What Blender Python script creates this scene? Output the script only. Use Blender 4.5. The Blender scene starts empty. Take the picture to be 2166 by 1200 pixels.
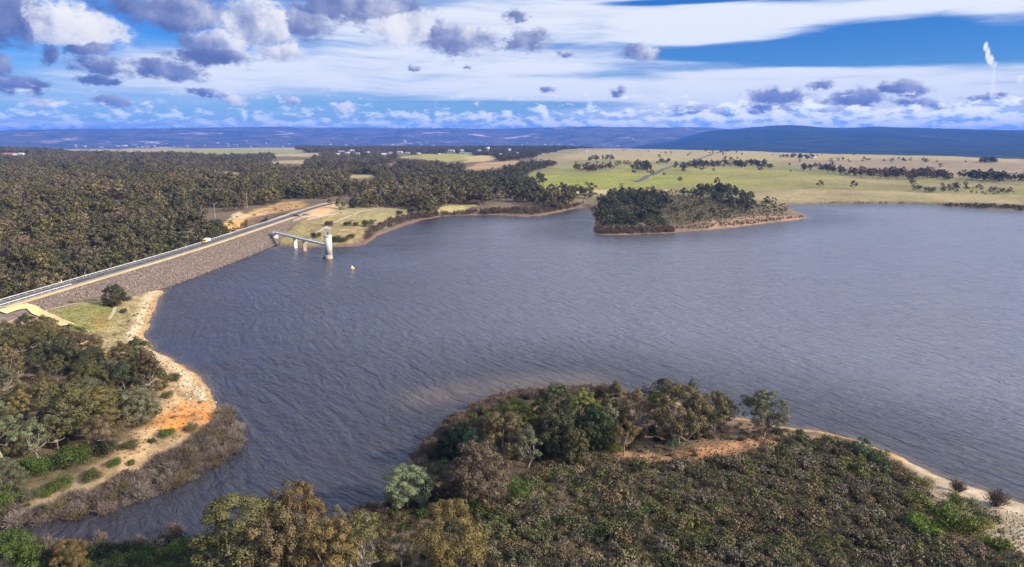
import bpy, math, random
import numpy as np
from math import radians as R, pi

# ------------------------------------------------------------------ camera, sky, sun, exposure
scene = bpy.context.scene
COL = scene.collection
CAM_H, PITCH, FPX = 65.0, R(11.9), 1444.0          # metres, downward tilt, focal length in photo pixels
cam_d = bpy.data.cameras.new('camera')
cam_d.sensor_width = 36.0
cam_d.lens = 24.0
cam_d.clip_start = 1.0
cam_d.clip_end = 60000.0
cam = bpy.data.objects.new('camera', cam_d)
cam.location = (0, 0, CAM_H)
cam.rotation_euler = (pi/2-PITCH, 0, 0)
COL.objects.link(cam)
scene.camera = cam
scene.view_settings.view_transform = 'Standard'
scene.view_settings.look = 'None'
scene.view_settings.gamma = 1.0
scene.view_settings.use_curve_mapping = False
scene.view_settings.exposure = 0.72
scene.cycles.use_denoising = True
scene.cycles.max_bounces = 6
scene.cycles.diffuse_bounces = 2
scene.cycles.glossy_bounces = 2
scene.cycles.transmission_bounces = 2
scene.cycles.volume_bounces = 0
scene.cycles.transparent_max_bounces = 4
scene.cycles.use_persistent_data = False

SUN_AZ, SUN_EL = R(112.0), R(27.0)                  # clockwise from the view direction (+Y)
SUN_STRENGTH = 5.0
sun_d = bpy.data.lights.new('sun', 'SUN')
sun_d.energy = SUN_STRENGTH
sun_d.angle = R(0.5)
sun_d.color = (1.0, 0.86, 0.66)
sun = bpy.data.objects.new('sun', sun_d)
to_sun = (math.sin(SUN_AZ)*math.cos(SUN_EL), math.cos(SUN_AZ)*math.cos(SUN_EL), math.sin(SUN_EL))
from mathutils import Vector
sun.rotation_euler = Vector(to_sun).to_track_quat('Z', 'Y').to_euler()
sun.location = (300, -100, 300)
COL.objects.link(sun)


def at(px, py, z=0.0):
    """the point at height z that the photograph shows at pixel (px, py)"""
    u = (px-1083.0)/FPX
    v = (600.0-py)/FPX
    dy = math.cos(PITCH)+v*math.sin(PITCH)
    dz = -math.sin(PITCH)+v*math.cos(PITCH)
    t = (z-CAM_H)/min(dz, -1e-3)
    return (u*t, dy*t)


def azel(px, py):
    u = (px-1083.0)/FPX
    v = (600.0-py)/FPX
    dy = math.cos(PITCH)+v*math.sin(PITCH)
    dz = -math.sin(PITCH)+v*math.cos(PITCH)
    return math.atan2(u, dy), math.atan2(dz, math.hypot(u, dy))


# ---- tiny node language
class X:
    def __init__(self, nt, sock): self.nt, self.s = nt, sock
    def __add__(a, b): return M(a.nt, 'ADD', a, b)
    def __radd__(a, b): return M(a.nt, 'ADD', a, b)
    def __sub__(a, b): return M(a.nt, 'SUBTRACT', a, b)
    def __rsub__(a, b): return M(a.nt, 'SUBTRACT', b, a)
    def __mul__(a, b): return M(a.nt, 'MULTIPLY', a, b)
    def __rmul__(a, b): return M(a.nt, 'MULTIPLY', a, b)
    def __truediv__(a, b): return M(a.nt, 'DIVIDE', a, b)


def put(nt, sock, val):
    if isinstance(val, X): nt.links.new(val.s, sock)
    elif val is not None: sock.default_value = val


def M(nt, op, *a, clamp=False):
    n = nt.nodes.new('ShaderNodeMath'); n.operation = op; n.use_clamp = clamp
    for i, v in enumerate(a): put(nt, n.inputs[i], v)
    return X(nt, n.outputs[0])


def VM(nt, op, *a):
    n = nt.nodes.new('ShaderNodeVectorMath'); n.operation = op
    for i, v in enumerate(a): put(nt, n.inputs[i], v)
    return X(nt, n.outputs['Value' if op in ('LENGTH', 'DOT_PRODUCT') else 0])


def SS(nt, x, lo, hi, a=0.0, b=1.0):
    n = nt.nodes.new('ShaderNodeMapRange'); n.interpolation_type = 'SMOOTHSTEP'
    for i, v in enumerate((x, lo, hi, a, b)): put(nt, n.inputs[i], v)
    return X(nt, n.outputs[0])


def MIX(nt, f, a, b, mode='MIX'):
    n = nt.nodes.new('ShaderNodeMix'); n.data_type = 'RGBA'; n.blend_type = mode
    put(nt, n.inputs['Factor'], f) if False else put(nt, n.inputs[0], f)
    put(nt, n.inputs[6], a if isinstance(a, X) else (*a, 1.0))
    put(nt, n.inputs[7], b if isinstance(b, X) else (*b, 1.0))
    return X(nt, n.outputs[2])


def NOISE(nt, vec, scale, detail=4.0, rough=0.55, dist=0.0):
    n = nt.nodes.new('ShaderNodeTexNoise')
    put(nt, n.inputs['Vector'], vec)
    n.inputs['Scale'].default_value = scale; n.inputs['Detail'].default_value = detail
    n.inputs['Roughness'].default_value = rough; n.inputs['Distortion'].default_value = dist
    return X(nt, n.outputs[0])


def CXYZ(nt, x, y, z=0.0):
    n = nt.nodes.new('ShaderNodeCombineXYZ')
    for i, v in enumerate((x, y, z)): put(nt, n.inputs[i], v)
    return X(nt, n.outputs[0])


def ATTR(nt, name, typ='GEOMETRY', out='Color'):
    n = nt.nodes.new('ShaderNodeAttribute'); n.attribute_name = name; n.attribute_type = typ
    return X(nt, n.outputs[out])


def RAMP(nt, f, stops):
    n = nt.nodes.new('ShaderNodeValToRGB')
    e = n.color_ramp.elements
    while len(e) < len(stops): e.new(0.5)
    for k, (p, c) in enumerate(stops): e[k].position = p; e[k].color = (*c, 1.0)
    put(nt, n.inputs[0], f)
    return X(nt, n.outputs[0])


# ---- world: Nishita sky with a high veil, fair-weather cumulus and a bank of far cumulus
def build_world():
    w = bpy.data.worlds.new('World')
    scene.world = w
    w.use_nodes = True
    nt = w.node_tree
    nt.nodes.clear()
    out = nt.nodes.new('ShaderNodeOutputWorld')
    bg = nt.nodes.new('ShaderNodeBackground')
    bg.inputs['Strength'].default_value = 0.064
    nt.links.new(bg.outputs[0], out.inputs[0])
    sky = nt.nodes.new('ShaderNodeTexSky')
    sky.sky_type = 'NISHITA'
    sky.sun_disc = False
    sky.sun_elevation = SUN_EL
    sky.sun_rotation = SUN_AZ
    sky.altitude = 0.0
    sky.air_density = 1.0
    sky.dust_density = 0.3
    sky.ozone_density = 3.0
    tc = nt.nodes.new('ShaderNodeTexCoord')
    sep = nt.nodes.new('ShaderNodeSeparateXYZ')
    nt.links.new(tc.outputs['Generated'], sep.inputs[0])
    x, y, z = [X(nt, s) for s in sep.outputs]
    az = M(nt, 'ARCTAN2', x, y)
    el = M(nt, 'ARCSINE', z)
    p = CXYZ(nt, az, el, 0.0)
    hs = nt.nodes.new('ShaderNodeHueSaturation')
    hs.inputs['Saturation'].default_value = 1.45
    hs.inputs['Hue'].default_value = 0.505
    hs.inputs['Value'].default_value = 0.80
    nt.links.new(sky.outputs[0], hs.inputs['Color'])
    skyc = X(nt, hs.outputs['Color'])

    def rel(q, b):           # ellipse coordinates of a cloud given in photo pixels
        a, e = azel(b[0], b[1])
        iw, ih = FPX/b[2], FPX/b[3]
        return VM(nt, 'MULTIPLY_ADD', q, (iw, ih, 0), (-a*iw, -e*ih, 0))

    # high veil: streaks drawn out along the horizon
    pw = NOISE(nt, p, 5.0, 2.0)
    streak = CXYZ(nt, az*2.6+el*2.0, el*34.0+pw*1.6, 3.7)
    n1 = NOISE(nt, streak, 1.0, 7.0, 0.6, 0.3)
    fine = NOISE(nt, CXYZ(nt, az*9.0+el*9.0, el*90.0+pw*3.0, 1.3), 1.0, 5.0, 0.6)
    cov = 0.42+n1*0.95-0.475+(fine-0.5)*0.55+SS(nt, el, 0.165, 0.23)*(SS(nt, az, -0.6, 0.45)*0.42+0.18)
    veil = [(1150, 60, 520, 75, .62), (1520, 55, 230, 48, .6), (1850, 18, 420, 26, .75), (2130, 45, 110, 40, .6),
            (1900, 172, 460, 40, .60), (900, 165, 760, 60, .50), (1750, 235, 600, 45, .60), (250, 160, 420, 60, .30),
            (1300, 195, 500, 32, .45), (700, 70, 250, 70, .30), (1060, 145, 260, 14, .4), (1720, 150, 330, 12, .35),
            (2000, 92, 330, 46, -.95), (1560, 108, 250, 20, -.75), (1000, 222, 420, 9, -.55), (1450, 3, 200, 7, -.6),
            (330, 240, 620, 30, .12), (60, 120, 200, 70, -.15), (1250, 100, 190, 12, -.3), (1850, 122, 260, 16, -.3),
            (1000, 266, 1500, 8, .3)]
    for b in veil:
        l = VM(nt, 'DOT_PRODUCT', (r_ := rel(p, b)), r_)
        cov = M(nt, 'MULTIPLY_ADD', M(nt, 'SUBTRACT', 1.0, l, clamp=True), b[4], cov)
    a1 = SS(nt, cov, 0.30, 0.98)*0.93
    veilc = MIX(nt, SS(nt, cov+(fine-0.5)*0.5, 0.45, 1.15), (4.8, 6.0, 8.4), (8.9, 9.2, 9.7))
    glow = SS(nt, VM(nt, 'DOT_PRODUCT', X(nt, tc.outputs['Generated']), to_sun), -0.12, 0.80)*SS(nt, el, 0.14, 0.30)*1.3+1.0  # unseen veil above the frame brightened towards the sun to lift water reflections
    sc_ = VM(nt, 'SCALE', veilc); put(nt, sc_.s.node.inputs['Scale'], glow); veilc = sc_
    skyc = MIX(nt, 1.0, skyc, (0.50, 0.86, 1.42), 'MULTIPLY')
    skyc = MIX(nt, SS(nt, el, 0.105, 0.01)*0.5, skyc, (4.2, 6.3, 9.0))
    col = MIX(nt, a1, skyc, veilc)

    # cumulus, lit from the right
    puff = NOISE(nt, VM(nt, 'MULTIPLY', p, (1.0, 1.5, 1.0)), 20.0, 9.0, 0.60)*0.5+NOISE(nt, VM(nt, 'MULTIPLY', p, (1.0, 1.6, 1.0)), 62.0, 7.0, 0.68)*0.5
    soft_a = NOISE(nt, p, 13.0, 5.0, 0.55)
    soft_b = NOISE(nt, VM(nt, 'ADD', p, (0.016, 0.010, 0.0)), 13.0, 5.0, 0.55)
    emb = soft_a-soft_b
    wn = nt.nodes.new('ShaderNodeTexNoise')
    nt.links.new(p.s, wn.inputs['Vector'])
    wn.inputs['Scale'].default_value = 30.0
    wn.inputs['Detail'].default_value = 6.0
    wn.inputs['Roughness'].default_value = 0.62
    q = VM(nt, 'MULTIPLY_ADD', X(nt, wn.outputs['Color']), (0.052, 0.026, 0), VM(nt, 'ADD', p, (-0.026, -0.013, 0)))
    blobs = [(110, 48, 150, 58, .72), (25, 30, 75, 66, .12), (200, 62, 60, 40, .75), (540, 50, 135, 62, .62), (370, 28, 185, 44, .22), (470, 92, 90, 38, .5),
             (602, 110, 52, 24, .7), (750, 14, 190, 40, .32), (640, 45, 80, 45, .35), (850, 58, 90, 40, .62), (965, 78, 110, 40, .40), (1118, 85, 62, 32, .25),
             (1357, 112, 48, 18, .25), (1090, 32, 34, 15, .25), (345, 148, 95, 25, .10), (208, 137, 62, 20, .08), (50, 182, 60, 17, .08), (105, 112, 24, 24, .12),
             (205, 166, 44, 13, .08), (190, 103, 52, 15, .15), (450, 118, 100, 24, .15), (435, 196, 42, 10, .2), (90, 215, 28, 12, .65), (490, 207, 30, 13, .65),
             (235, 217, 48, 11, .42), (1308, 190, 24, 13, .3), (1160, 188, 24, 8, .3), (1912, 188, 50, 20, .14), (1735, 178, 30, 12, .18), (1650, 205, 75, 21, .2),
             (1640, 228, 62, 16, .3), (1820, 208, 60, 24, .3), (1470, 233, 75, 15, .3), (1570, 236, 60, 14, .35), (1750, 236, 80, 13, .35), (1975, 222, 75, 13, .4),
             (2080, 205, 34, 9, .3), (8, 140, 26, 26, .10), (730, 232, 36, 12, .65), (610, 213, 22, 9, .65), (1190, 112, 16, 9, .3), (880, 143, 18, 8, .3), (990, 138, 14, 6, .4)]
    m = None
    for b in blobs:
        r_ = rel(q, b)
        mi = M(nt, 'SUBTRACT', 1.0, VM(nt, 'LENGTH', r_))
        si = M(nt, 'ADD', VM(nt, 'DOT_PRODUCT', r_, (0.24, 0.20, 0)), b[4])
        if m is None: m, sh = mi, si
        else:
            f = SS(nt, mi-m, -0.12, 0.12)
            mx = nt.nodes.new('ShaderNodeMix'); mx.data_type = 'FLOAT'
            put(nt, mx.inputs[0], f); put(nt, mx.inputs[2], sh); put(nt, mx.inputs[3], si)
            sh = X(nt, mx.outputs[0])
            m = M(nt, 'MAXIMUM', m, mi)
    dens = m+(puff-0.5)*2.5-0.06
    a2 = SS(nt, dens, -0.06, 0.52)
    tone = sh+emb*1.7+(puff-0.5)*0.30
    cumc = RAMP(nt, tone, [(0.0, (.115, .155, .36)), (0.28, (.24, .28, .50)), (0.5, (.50, .53, .69)), (0.72, (.86, .86, .90)), (1.0, (1.0, .98, .95))])
    cumc = VM(nt, 'SCALE', cumc)
    cumc.s.node.inputs['Scale'].default_value = 9.6
    col = MIX(nt, a2*0.97, col, cumc)

    # bank of small far cumulus above the ranges
    bp = CXYZ(nt, az*1.0, el*2.3, 5.0)
    b1 = NOISE(nt, bp, 34.0, 7.0, 0.6)
    b2 = NOISE(nt, VM(nt, 'ADD', bp, (0.006, 0.012, 0.0)), 34.0, 7.0, 0.6)
    east = SS(nt, az, -0.45, 0.55)
    band = SS(nt, el, 0.062, 0.012)*SS(nt, el, -0.02, 0.012)
    d3 = b1+band*(0.20+east*0.16)-0.30
    a3 = SS(nt, d3, 0.27, 0.42)*SS(nt, el, 0.075, 0.05)
    t3 = 0.46+east*0.20+(b1-b2)*3.4+(b1-0.5)*0.5
    bankc = RAMP(nt, t3, [(0.0, (.22, .38, .68)), (0.40, (.46, .60, .82)), (0.62, (.84, .87, .92)), (1.0, (1.0, .98, .94))])
    bankc = VM(nt, 'SCALE', bankc)
    bankc.s.node.inputs['Scale'].default_value = 13.0
    col = MIX(nt, a3*(0.62+east*0.33), col, bankc)

    # vapour trail low in the east
    for k, b in enumerate([(2086, 99, 4, 9), (2091, 114, 4, 11), (2096, 127, 5, 9), (2103, 136, 6, 5), (2101, 172, 3, 30), (2102, 198, 6, 12), (2158, 168, 7, 9)]):
        r_ = rel(VM(nt, 'MULTIPLY_ADD', X(nt, wn.outputs['Color']), (0.006, 0.006, 0), VM(nt, 'ADD', p, (-0.003, -0.003, 0))), b)
        a = SS(nt, VM(nt, 'LENGTH', r_), 1.15, 0.5)*(0.95 if k < 3 else 0.5)
        col = MIX(nt, a, col, (9.8, 9.8, 9.8))
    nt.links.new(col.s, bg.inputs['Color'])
    try:
        w.cycles.sampling_method = 'MANUAL'
        w.cycles.sample_map_resolution = 512
    except Exception:
        pass


build_world()

rng = np.random.default_rng(7)
random.seed(7)


# ------------------------------------------------------------------ mesh and object helpers
def np_mesh(name, V, F, smooth=False):
    """F: (n,k) int array of equal-sided faces, or list of such arrays"""
    V = np.asarray(V, dtype=np.float32).reshape(-1, 3)
    Fs = F if isinstance(F, list) else [F]
    Fs = [np.asarray(f, dtype=np.int32) for f in Fs if len(f)]
    loops = np.concatenate([f.ravel() for f in Fs])
    sizes = np.concatenate([np.full(len(f), f.shape[1], dtype=np.int32) for f in Fs])
    starts = np.concatenate([[0], np.cumsum(sizes)[:-1]]).astype(np.int32)
    me = bpy.data.meshes.new(name)
    me.vertices.add(len(V)); me.vertices.foreach_set('co', V.ravel())
    me.loops.add(len(loops)); me.loops.foreach_set('vertex_index', loops)
    me.polygons.add(len(sizes)); me.polygons.foreach_set('loop_start', starts)
    if smooth: me.polygons.foreach_set('use_smooth', np.ones(len(sizes), dtype=bool))
    me.update(calc_edges=True)
    return me


class MB:
    """collects boxes, tubes and prisms, then builds them as ONE mesh object"""
    def __init__(s): s.V, s.F, s.n = [], [], 0
    def add(s, V, F):
        s.V += [tuple(v) for v in V]; s.F += [tuple(i+s.n for i in f) for f in F]; s.n += len(V); return s
    def box(s, c, size, rz=0.0, taper=1.0):
        hx, hy, hz = size[0]/2, size[1]/2, size[2]/2
        ca, sa = math.cos(rz), math.sin(rz)
        V = []
        for k, t in ((-1, 1.0), (1, taper)):
            for a, b in ((-1, -1), (1, -1), (1, 1), (-1, 1)):
                X_, Y_ = a*hx*t, b*hy*t
                V.append((c[0]+X_*ca-Y_*sa, c[1]+X_*sa+Y_*ca, c[2]+k*hz))
        return s.add(V, [(3, 2, 1, 0), (4, 5, 6, 7), (0, 1, 5, 4), (1, 2, 6, 5), (2, 3, 7, 6), (3, 0, 4, 7)])
    def tube(s, a, b, r0, r1=None, n=8, caps=True):
        r1 = r0 if r1 is None else r1
        a, b = Vector(a), Vector(b); d = (b-a).normalized()
        u = d.orthogonal().normalized(); v = d.cross(u)
        V = [a+(u*math.cos(2*pi*i/n)+v*math.sin(2*pi*i/n))*r0 for i in range(n)]+[b+(u*math.cos(2*pi*i/n)+v*math.sin(2*pi*i/n))*r1 for i in range(n)]
        F = [(i, (i+1) % n, n+(i+1) % n, n+i) for i in range(n)]
        if caps: F += [tuple(range(n-1, -1, -1)), tuple(range(n, 2*n))]
        return s.add(V, F)
    def lathe(s, c, prof, n=24):
        V = []; F = []
        for r, z in prof: V += [(c[0]+r*math.cos(2*pi*i/n), c[1]+r*math.sin(2*pi*i/n), c[2]+z) for i in range(n)]
        for k in range(len(prof)-1):
            for i in range(n): F.append((k*n+i, k*n+(i+1) % n, (k+1)*n+(i+1) % n, (k+1)*n+i))
        F.append(tuple(range(n-1, -1, -1))); F.append(tuple(range((len(prof)-1)*n, len(prof)*n)))
        return s.add(V, F)
    def prism(s, poly, y0, y1, M_=None):
        """profile (x,z) pushed along y"""
        n = len(poly)
        V = [(px, y0, pz) for px, pz in poly]+[(px, y1, pz) for px, pz in poly]
        F = [(i, (i+1) % n, n+(i+1) % n, n+i) for i in range(n)]+[tuple(range(n-1, -1, -1)), tuple(range(n, 2*n))]
        return s.add(V, F)
    def mesh(s, name, mat=None, smooth=False):
        me = bpy.data.meshes.new(name); me.from_pydata(s.V, [], s.F)
        if smooth: me.polygons.foreach_set('use_smooth', [True]*len(me.polygons))
        me.update()
        if mat: me.materials.append(mat)
        return me
    def build(s, name, mat, parent=None, smooth=False):
        return link(name, s.mesh(name, mat, smooth), parent)


def link(name, me, parent=None):
    o = bpy.data.objects.new(name, me); COL.objects.link(o)
    if parent: o.parent = parent
    return o


def tag(o, label=None, cat=None, group=None, kind=None):
    if label: o['label'] = label
    if cat: o['category'] = cat
    if group: o['group'] = group
    if kind: o['kind'] = kind
    return o


def empty(name, loc, label, cat, group=None, rz=0.0):
    o = bpy.data.objects.new(name, None); o.empty_display_size = 1.0
    o.location = loc; o.rotation_euler = (0, 0, rz); COL.objects.link(o)
    return tag(o, label, cat, group)


def mat_new(name):
    m = bpy.data.materials.new(name); m.use_nodes = True
    nt = m.node_tree
    b = next(n for n in nt.nodes if n.type == 'BSDF_PRINCIPLED')
    b.inputs['Roughness'].default_value = 0.8
    b.inputs['Specular IOR Level'].default_value = 0.2
    return m, nt, b


def mat_noise(name, c0, c1, scale, rough=0.8, bump=0.0, bscale=None, metallic=0.0, spec=0.25):
    m, nt, b = mat_new(name)
    g = nt.nodes.new('ShaderNodeTexCoord')
    v = X(nt, g.outputs['Object'])
    n = NOISE(nt, v, scale, 5.0, 0.6)
    put(nt, b.inputs['Base Color'], MIX(nt, SS(nt, n, 0.3, 0.7), c0, c1))
    b.inputs['Roughness'].default_value = rough
    b.inputs['Metallic'].default_value = metallic
    b.inputs['Specular IOR Level'].default_value = spec
    if bump:
        bn = nt.nodes.new('ShaderNodeBump'); bn.inputs['Strength'].default_value = 0.6; bn.inputs['Distance'].default_value = bump
        put(nt, bn.inputs['Height'], NOISE(nt, v, bscale or scale*3, 4.0))
        nt.links.new(bn.outputs[0], b.inputs['Normal'])
    return m


# ------------------------------------------------------------------ numeric helpers (noise, distances)
def _hash(ix, iy, seed):
    h = (ix.astype(np.int64)*374761393+iy.astype(np.int64)*668265263+seed*982451653) & 0x7fffffff
    h = ((h ^ (h >> 13))*1274126177) & 0x7fffffff
    return ((h ^ (h >> 16)) & 0xffff)/65535.0


def vnoise(x, y, seed=0):
    ix, iy = np.floor(x), np.floor(y); fx, fy = x-ix, y-iy
    fx = fx*fx*(3-2*fx); fy = fy*fy*(3-2*fy)
    a, b, c, d = _hash(ix, iy, seed), _hash(ix+1, iy, seed), _hash(ix, iy+1, seed), _hash(ix+1, iy+1, seed)
    return (a*(1-fx)+b*fx)*(1-fy)+(c*(1-fx)+d*fx)*fy


def fbm(x, y, scale, octv=4, seed=0):
    s = 0.0; a = 0.5; t = 0.0; f = 1.0/scale
    for k in range(octv):
        s = s+a*vnoise(x*f+17.3*k, y*f-9.1*k, seed+k); t += a; a *= 0.5; f *= 2.03
    return s/t


def S(x, a=0.0, b=1.0):
    t = np.clip((x-a)/(b-a), 0, 1); return t*t*(3-2*t)


def seg_dist(x, y, poly, closed=True):
    P = np.asarray(poly, float); n = len(P)
    best = np.full(x.shape, 1e12)
    for i in range(n if closed else n-1):
        a, b = P[i], P[(i+1) % n]; d = b-a; L = d@d+1e-9
        t = np.clip(((x-a[0])*d[0]+(y-a[1])*d[1])/L, 0, 1)
        best = np.minimum(best, (x-a[0]-t*d[0])**2+(y-a[1]-t*d[1])**2)
    return np.sqrt(best)


def inside(x, y, poly):
    P = np.asarray(poly, float); n = len(P); c = np.zeros(x.shape, bool)
    for i in range(n):
        (x0, y0), (x1, y1) = P[i], P[(i+1) % n]
        if y0 == y1: continue
        c ^= ((y0 > y) != (y1 > y)) & (x < (x1-x0)*(y-y0)/(y1-y0)+x0)
    return c


def sdist(x, y, poly):
    """positive inside"""
    d = seg_dist(x, y, poly)
    return np.where(inside(x, y, poly), d, -d)


def chaikin(P, n=2):
    P = np.asarray(P, float)
    for _ in range(n):
        Q = np.roll(P, -1, 0)
        P = np.stack([P*.75+Q*.25, P*.25+Q*.75], 1).reshape(-1, 2)
    return P


def chaikin_open(P, n=2):
    P = np.asarray(P, float)
    for _ in range(n):
        Q = np.stack([P[:-1]*.75+P[1:]*.25, P[:-1]*.25+P[1:]*.75], 1).reshape(-1, 2)
        P = np.concatenate([P[:1], Q, P[-1:]])
    return P


def pxpoly(pts, z=0.0):
    return [at(a, b, z) for a, b in pts]


# ------------------------------------------------------------------ the lake shore, the dam line
shore_px = [(-500, 1140), (-150, 1128), (0, 1112), (100, 1098), (200, 1072), (330, 1035), (400, 1008), (450, 980), (495, 945), (510, 930), (492, 880), (462, 858), (440, 820), (405, 785),
            (370, 765), (322, 740), (303, 715), (318, 690), (328, 655), (332, 630), (352, 607), (385, 594), (440, 579), (520, 544), (565, 527),
            (600, 524), (690, 524), (760, 522), (782, 513), (792, 500), (850, 480), (900, 463), (960, 456), (1050, 455), (1130, 460), (1180, 450), (1215, 441), (1246, 441),
            (1262, 468), (1250, 490), (1266, 498), (1350, 497), (1450, 492), (1540, 483), (1620, 473), (1690, 466), (1712, 460), (1685, 447), (1650, 436), (1690, 432),
            (1770, 433), (1850, 431), (1950, 431), (2040, 440), (2166, 447), (2500, 452), (3400, 462), (3900, 700), (3000, 1240),
            (2500, 1165), (2300, 1105), (2166, 1068), (2080, 1038), (2000, 1015), (1940, 985), (1880, 955), (1800, 930), (1700, 907), (1640, 897), (1560, 880), (1480, 868), (1400, 846),
            (1300, 825), (1200, 825), (1130, 830), (1050, 840), (990, 868), (930, 922), (892, 965), (872, 1000), (850, 1040), (790, 1075), (700, 1100), (600, 1115), (500, 1128), (400, 1152), (300, 1150), (200, 1168), (100, 1172), (0, 1170), (-500, 1190)]
SHORE = chaikin(pxpoly(shore_px), 2)
CREST_Z = 7.0
road_px_far = [(640, 449), (690, 434), (735, 425), (790, 417)]
DAM = chaikin_open([(-196, 60), (-188, 150), (-182.5, 235), (-178.5, 290), (-172.5, 360), (-171, 450), (-169.5, 530)]+[at(a, b, CREST_Z) for a, b in road_px_far], 2)


def resample(P, step):
    P = np.asarray(P, float); d = np.r_[0, np.cumsum(np.hypot(*np.diff(P, axis=0).T))]
    t = np.arange(0, d[-1], step)
    return np.stack([np.interp(t, d, P[:, 0]), np.interp(t, d, P[:, 1])], 1)


DAMR = resample(DAM, 4.0)
DAM_X = lambda y: np.interp(y, DAM[:, 1], DAM[:, 0])


# ------------------------------------------------------------------ terrain on a fan of rings
th = np.concatenate([np.linspace(-115, -41, 46)[:-1], np.linspace(-41, 41, 600), np.linspace(41, 115, 46)[1:]])
th = np.radians(th)
NR = 560
rr = np.geomspace(28.0, 9000.0, NR)
TH, RR = np.meshgrid(th, rr)
GX, GY = RR*np.sin(TH), RR*np.cos(TH)


def land_dist(x, y):
    sh = x.shape; x = x.ravel(); y = y.ravel()
    wx = (fbm(x, y, 9.0, 3, 51)-.5)*5.0*S(np.hypot(x, y), 40, 200); wy = (fbm(x, y, 9.0, 3, 77)-.5)*5.0
    wx[(np.abs(x+155) < 18) & (y > 300) & (y < 425)] *= .2
    return -sdist(x+wx, y+wy, SHORE).reshape(sh)


def terrain_height(x, y, d):
    r = np.hypot(x, y); az = np.arctan2(x, y)
    A = 5.0+(fbm(x, y, 60, 3, 5)-.5)*3.0
    L = np.where(y < 270, 15.0, 38.0)
    h = np.where(d > 0, A*(1-np.exp(-np.maximum(d, 0)/L)), -np.minimum(-d*0.22, 5.0))
    land = S(d, 10, 120)
    h = h+land*((fbm(x, y, 420, 4, 9)-.5)*9.0+(fbm(x, y, 40, 3, 12)-.5)*1.4)*S(r, 150, 700)
    h = h+land*7.0*S(r, 900, 3200)
    h = h+S(d, 1, 8)*(fbm(x, y, 6, 3, 33)-.5)*0.9
    # valley below the dam
    s = x-DAM_X(y)
    V = S(-s, 8, 70)*np.exp(-((y-390)/190.0)**2)
    h = h*(1-V)+(-9.0+(fbm(x, y, 80, 3, 3)-.5)*5)*V+10*V*S(-s, 90, 420)
    # ground against the dam
    G = np.interp(y, [60, 225, 245, 275, 300, 325, 425, 455, 500, 540], [6.7, 6.7, 6.0, 3.4, 1.9, -1.5, -1.5, 2.5, 5.8, 6.6])
    near = (s > -14) & (s < 60) & (y < 540) & (y > 60)
    cap = G+np.maximum(s-16, 0)*0.10
    h = np.where(near & (d > 0), np.minimum(h, cap), h)
    back = (s <= -5.8) & (s > -60) & (y > 60) & (y < 560)
    h = np.where(back, np.minimum(h, 6.3-np.maximum(-s-7.5, 0)/1.7), h)
    # the road beyond the dam runs on level ground
    far = DAM[DAM[:, 1] > 500]
    dr = seg_dist(x.ravel(), y.ravel(), far, False).reshape(x.shape)
    k = 1-S(dr, 7, 30)
    h = h*(1-k)+(CREST_Z-0.25)*k*(d > 2)+h*k*(d <= 2)
    # the tableland breaks off towards the ranges
    redge = np.interp(np.degrees(az), [-40, -5, 8, 16, 38], [4700, 4900, 4300, 3500, 2350])
    h = h-70*S((r-redge)/900.0)
    return h


GD = land_dist(GX, GY)
GH = terrain_height(GX, GY, GD)
LR = np.log(rr)


def _bil(A, x, y):
    x = np.asarray(x, float); y = np.asarray(y, float)
    t = np.arctan2(x, y); l = np.log(np.maximum(np.hypot(x, y), 28.1))
    fi = np.interp(t, th, np.arange(len(th))); fj = np.clip((l-LR[0])/(LR[1]-LR[0]), 0, NR-1.001)
    i = np.clip(fi.astype(int), 0, len(th)-2); j = fj.astype(int); u = fi-i; v = fj-j
    return (A[j, i]*(1-u)+A[j, i+1]*u)*(1-v)+(A[j+1, i]*(1-u)+A[j+1, i+1]*u)*v


def ground(x, y): return _bil(GH, x, y)
def shore_d(x, y): return _bil(GD, x, y)


def gat(px, py):
    """ground point seen at a photo pixel"""
    z = 3.0
    for _ in range(6):
        x, y = at(px, py, z); z = 0.5*z+0.5*float(surf(x, y))
    x, y = at(px, py, z)
    return x, y, float(surf(x, y))


def dam_top(x, y):
    x = np.asarray(x, float); y = np.asarray(y, float); o = x-DAM_X(y)
    z = np.where(np.abs(o) <= 6.0, CREST_Z, CREST_Z-(np.abs(o)-6.0)/np.where(o > 0, 2.5, 1.7))
    return np.where((y > 74) & (y < 545), z, -50.0)


def surf(x, y): return np.maximum(ground(x, y), dam_top(x, y))


def gpoly(pts):
    return [gat(a, b)[:2] for a, b in pts]


def height_to(x, y, z, top_py):
    """height of a thing standing at x,y,z whose top shows at photo row top_py"""
    lo, hi = z, z+80
    for _ in range(40):
        m = (lo+hi)/2
        dy, dz = y, m-CAM_H
        f = dy*math.cos(PITCH)-dz*math.sin(PITCH); u = dy*math.sin(PITCH)+dz*math.cos(PITCH)
        if 600-FPX*u/f > top_py: lo = m
        else: hi = m
    return lo-z


# ---- ground cover
wxg = GX+(fbm(GX, GY, 14, 3, 61)-.5)*10*S(RR, 60, 400)+(fbm(GX, GY, 150, 3, 63)-.5)*120*S(RR, 700, 3000)
wyg = GY+(fbm(GX, GY, 14, 3, 71)-.5)*10*S(RR, 60, 400)+(fbm(GX, GY, 150, 3, 73)-.5)*160*S(RR, 700, 3000)
C = np.empty(GX.shape+(3,)); C[:] = (0.135, 0.105, 0.075)


def lay(mask, col):
    C[:] = C*(1-mask[..., None])+np.array(col)*mask[..., None]


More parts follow.
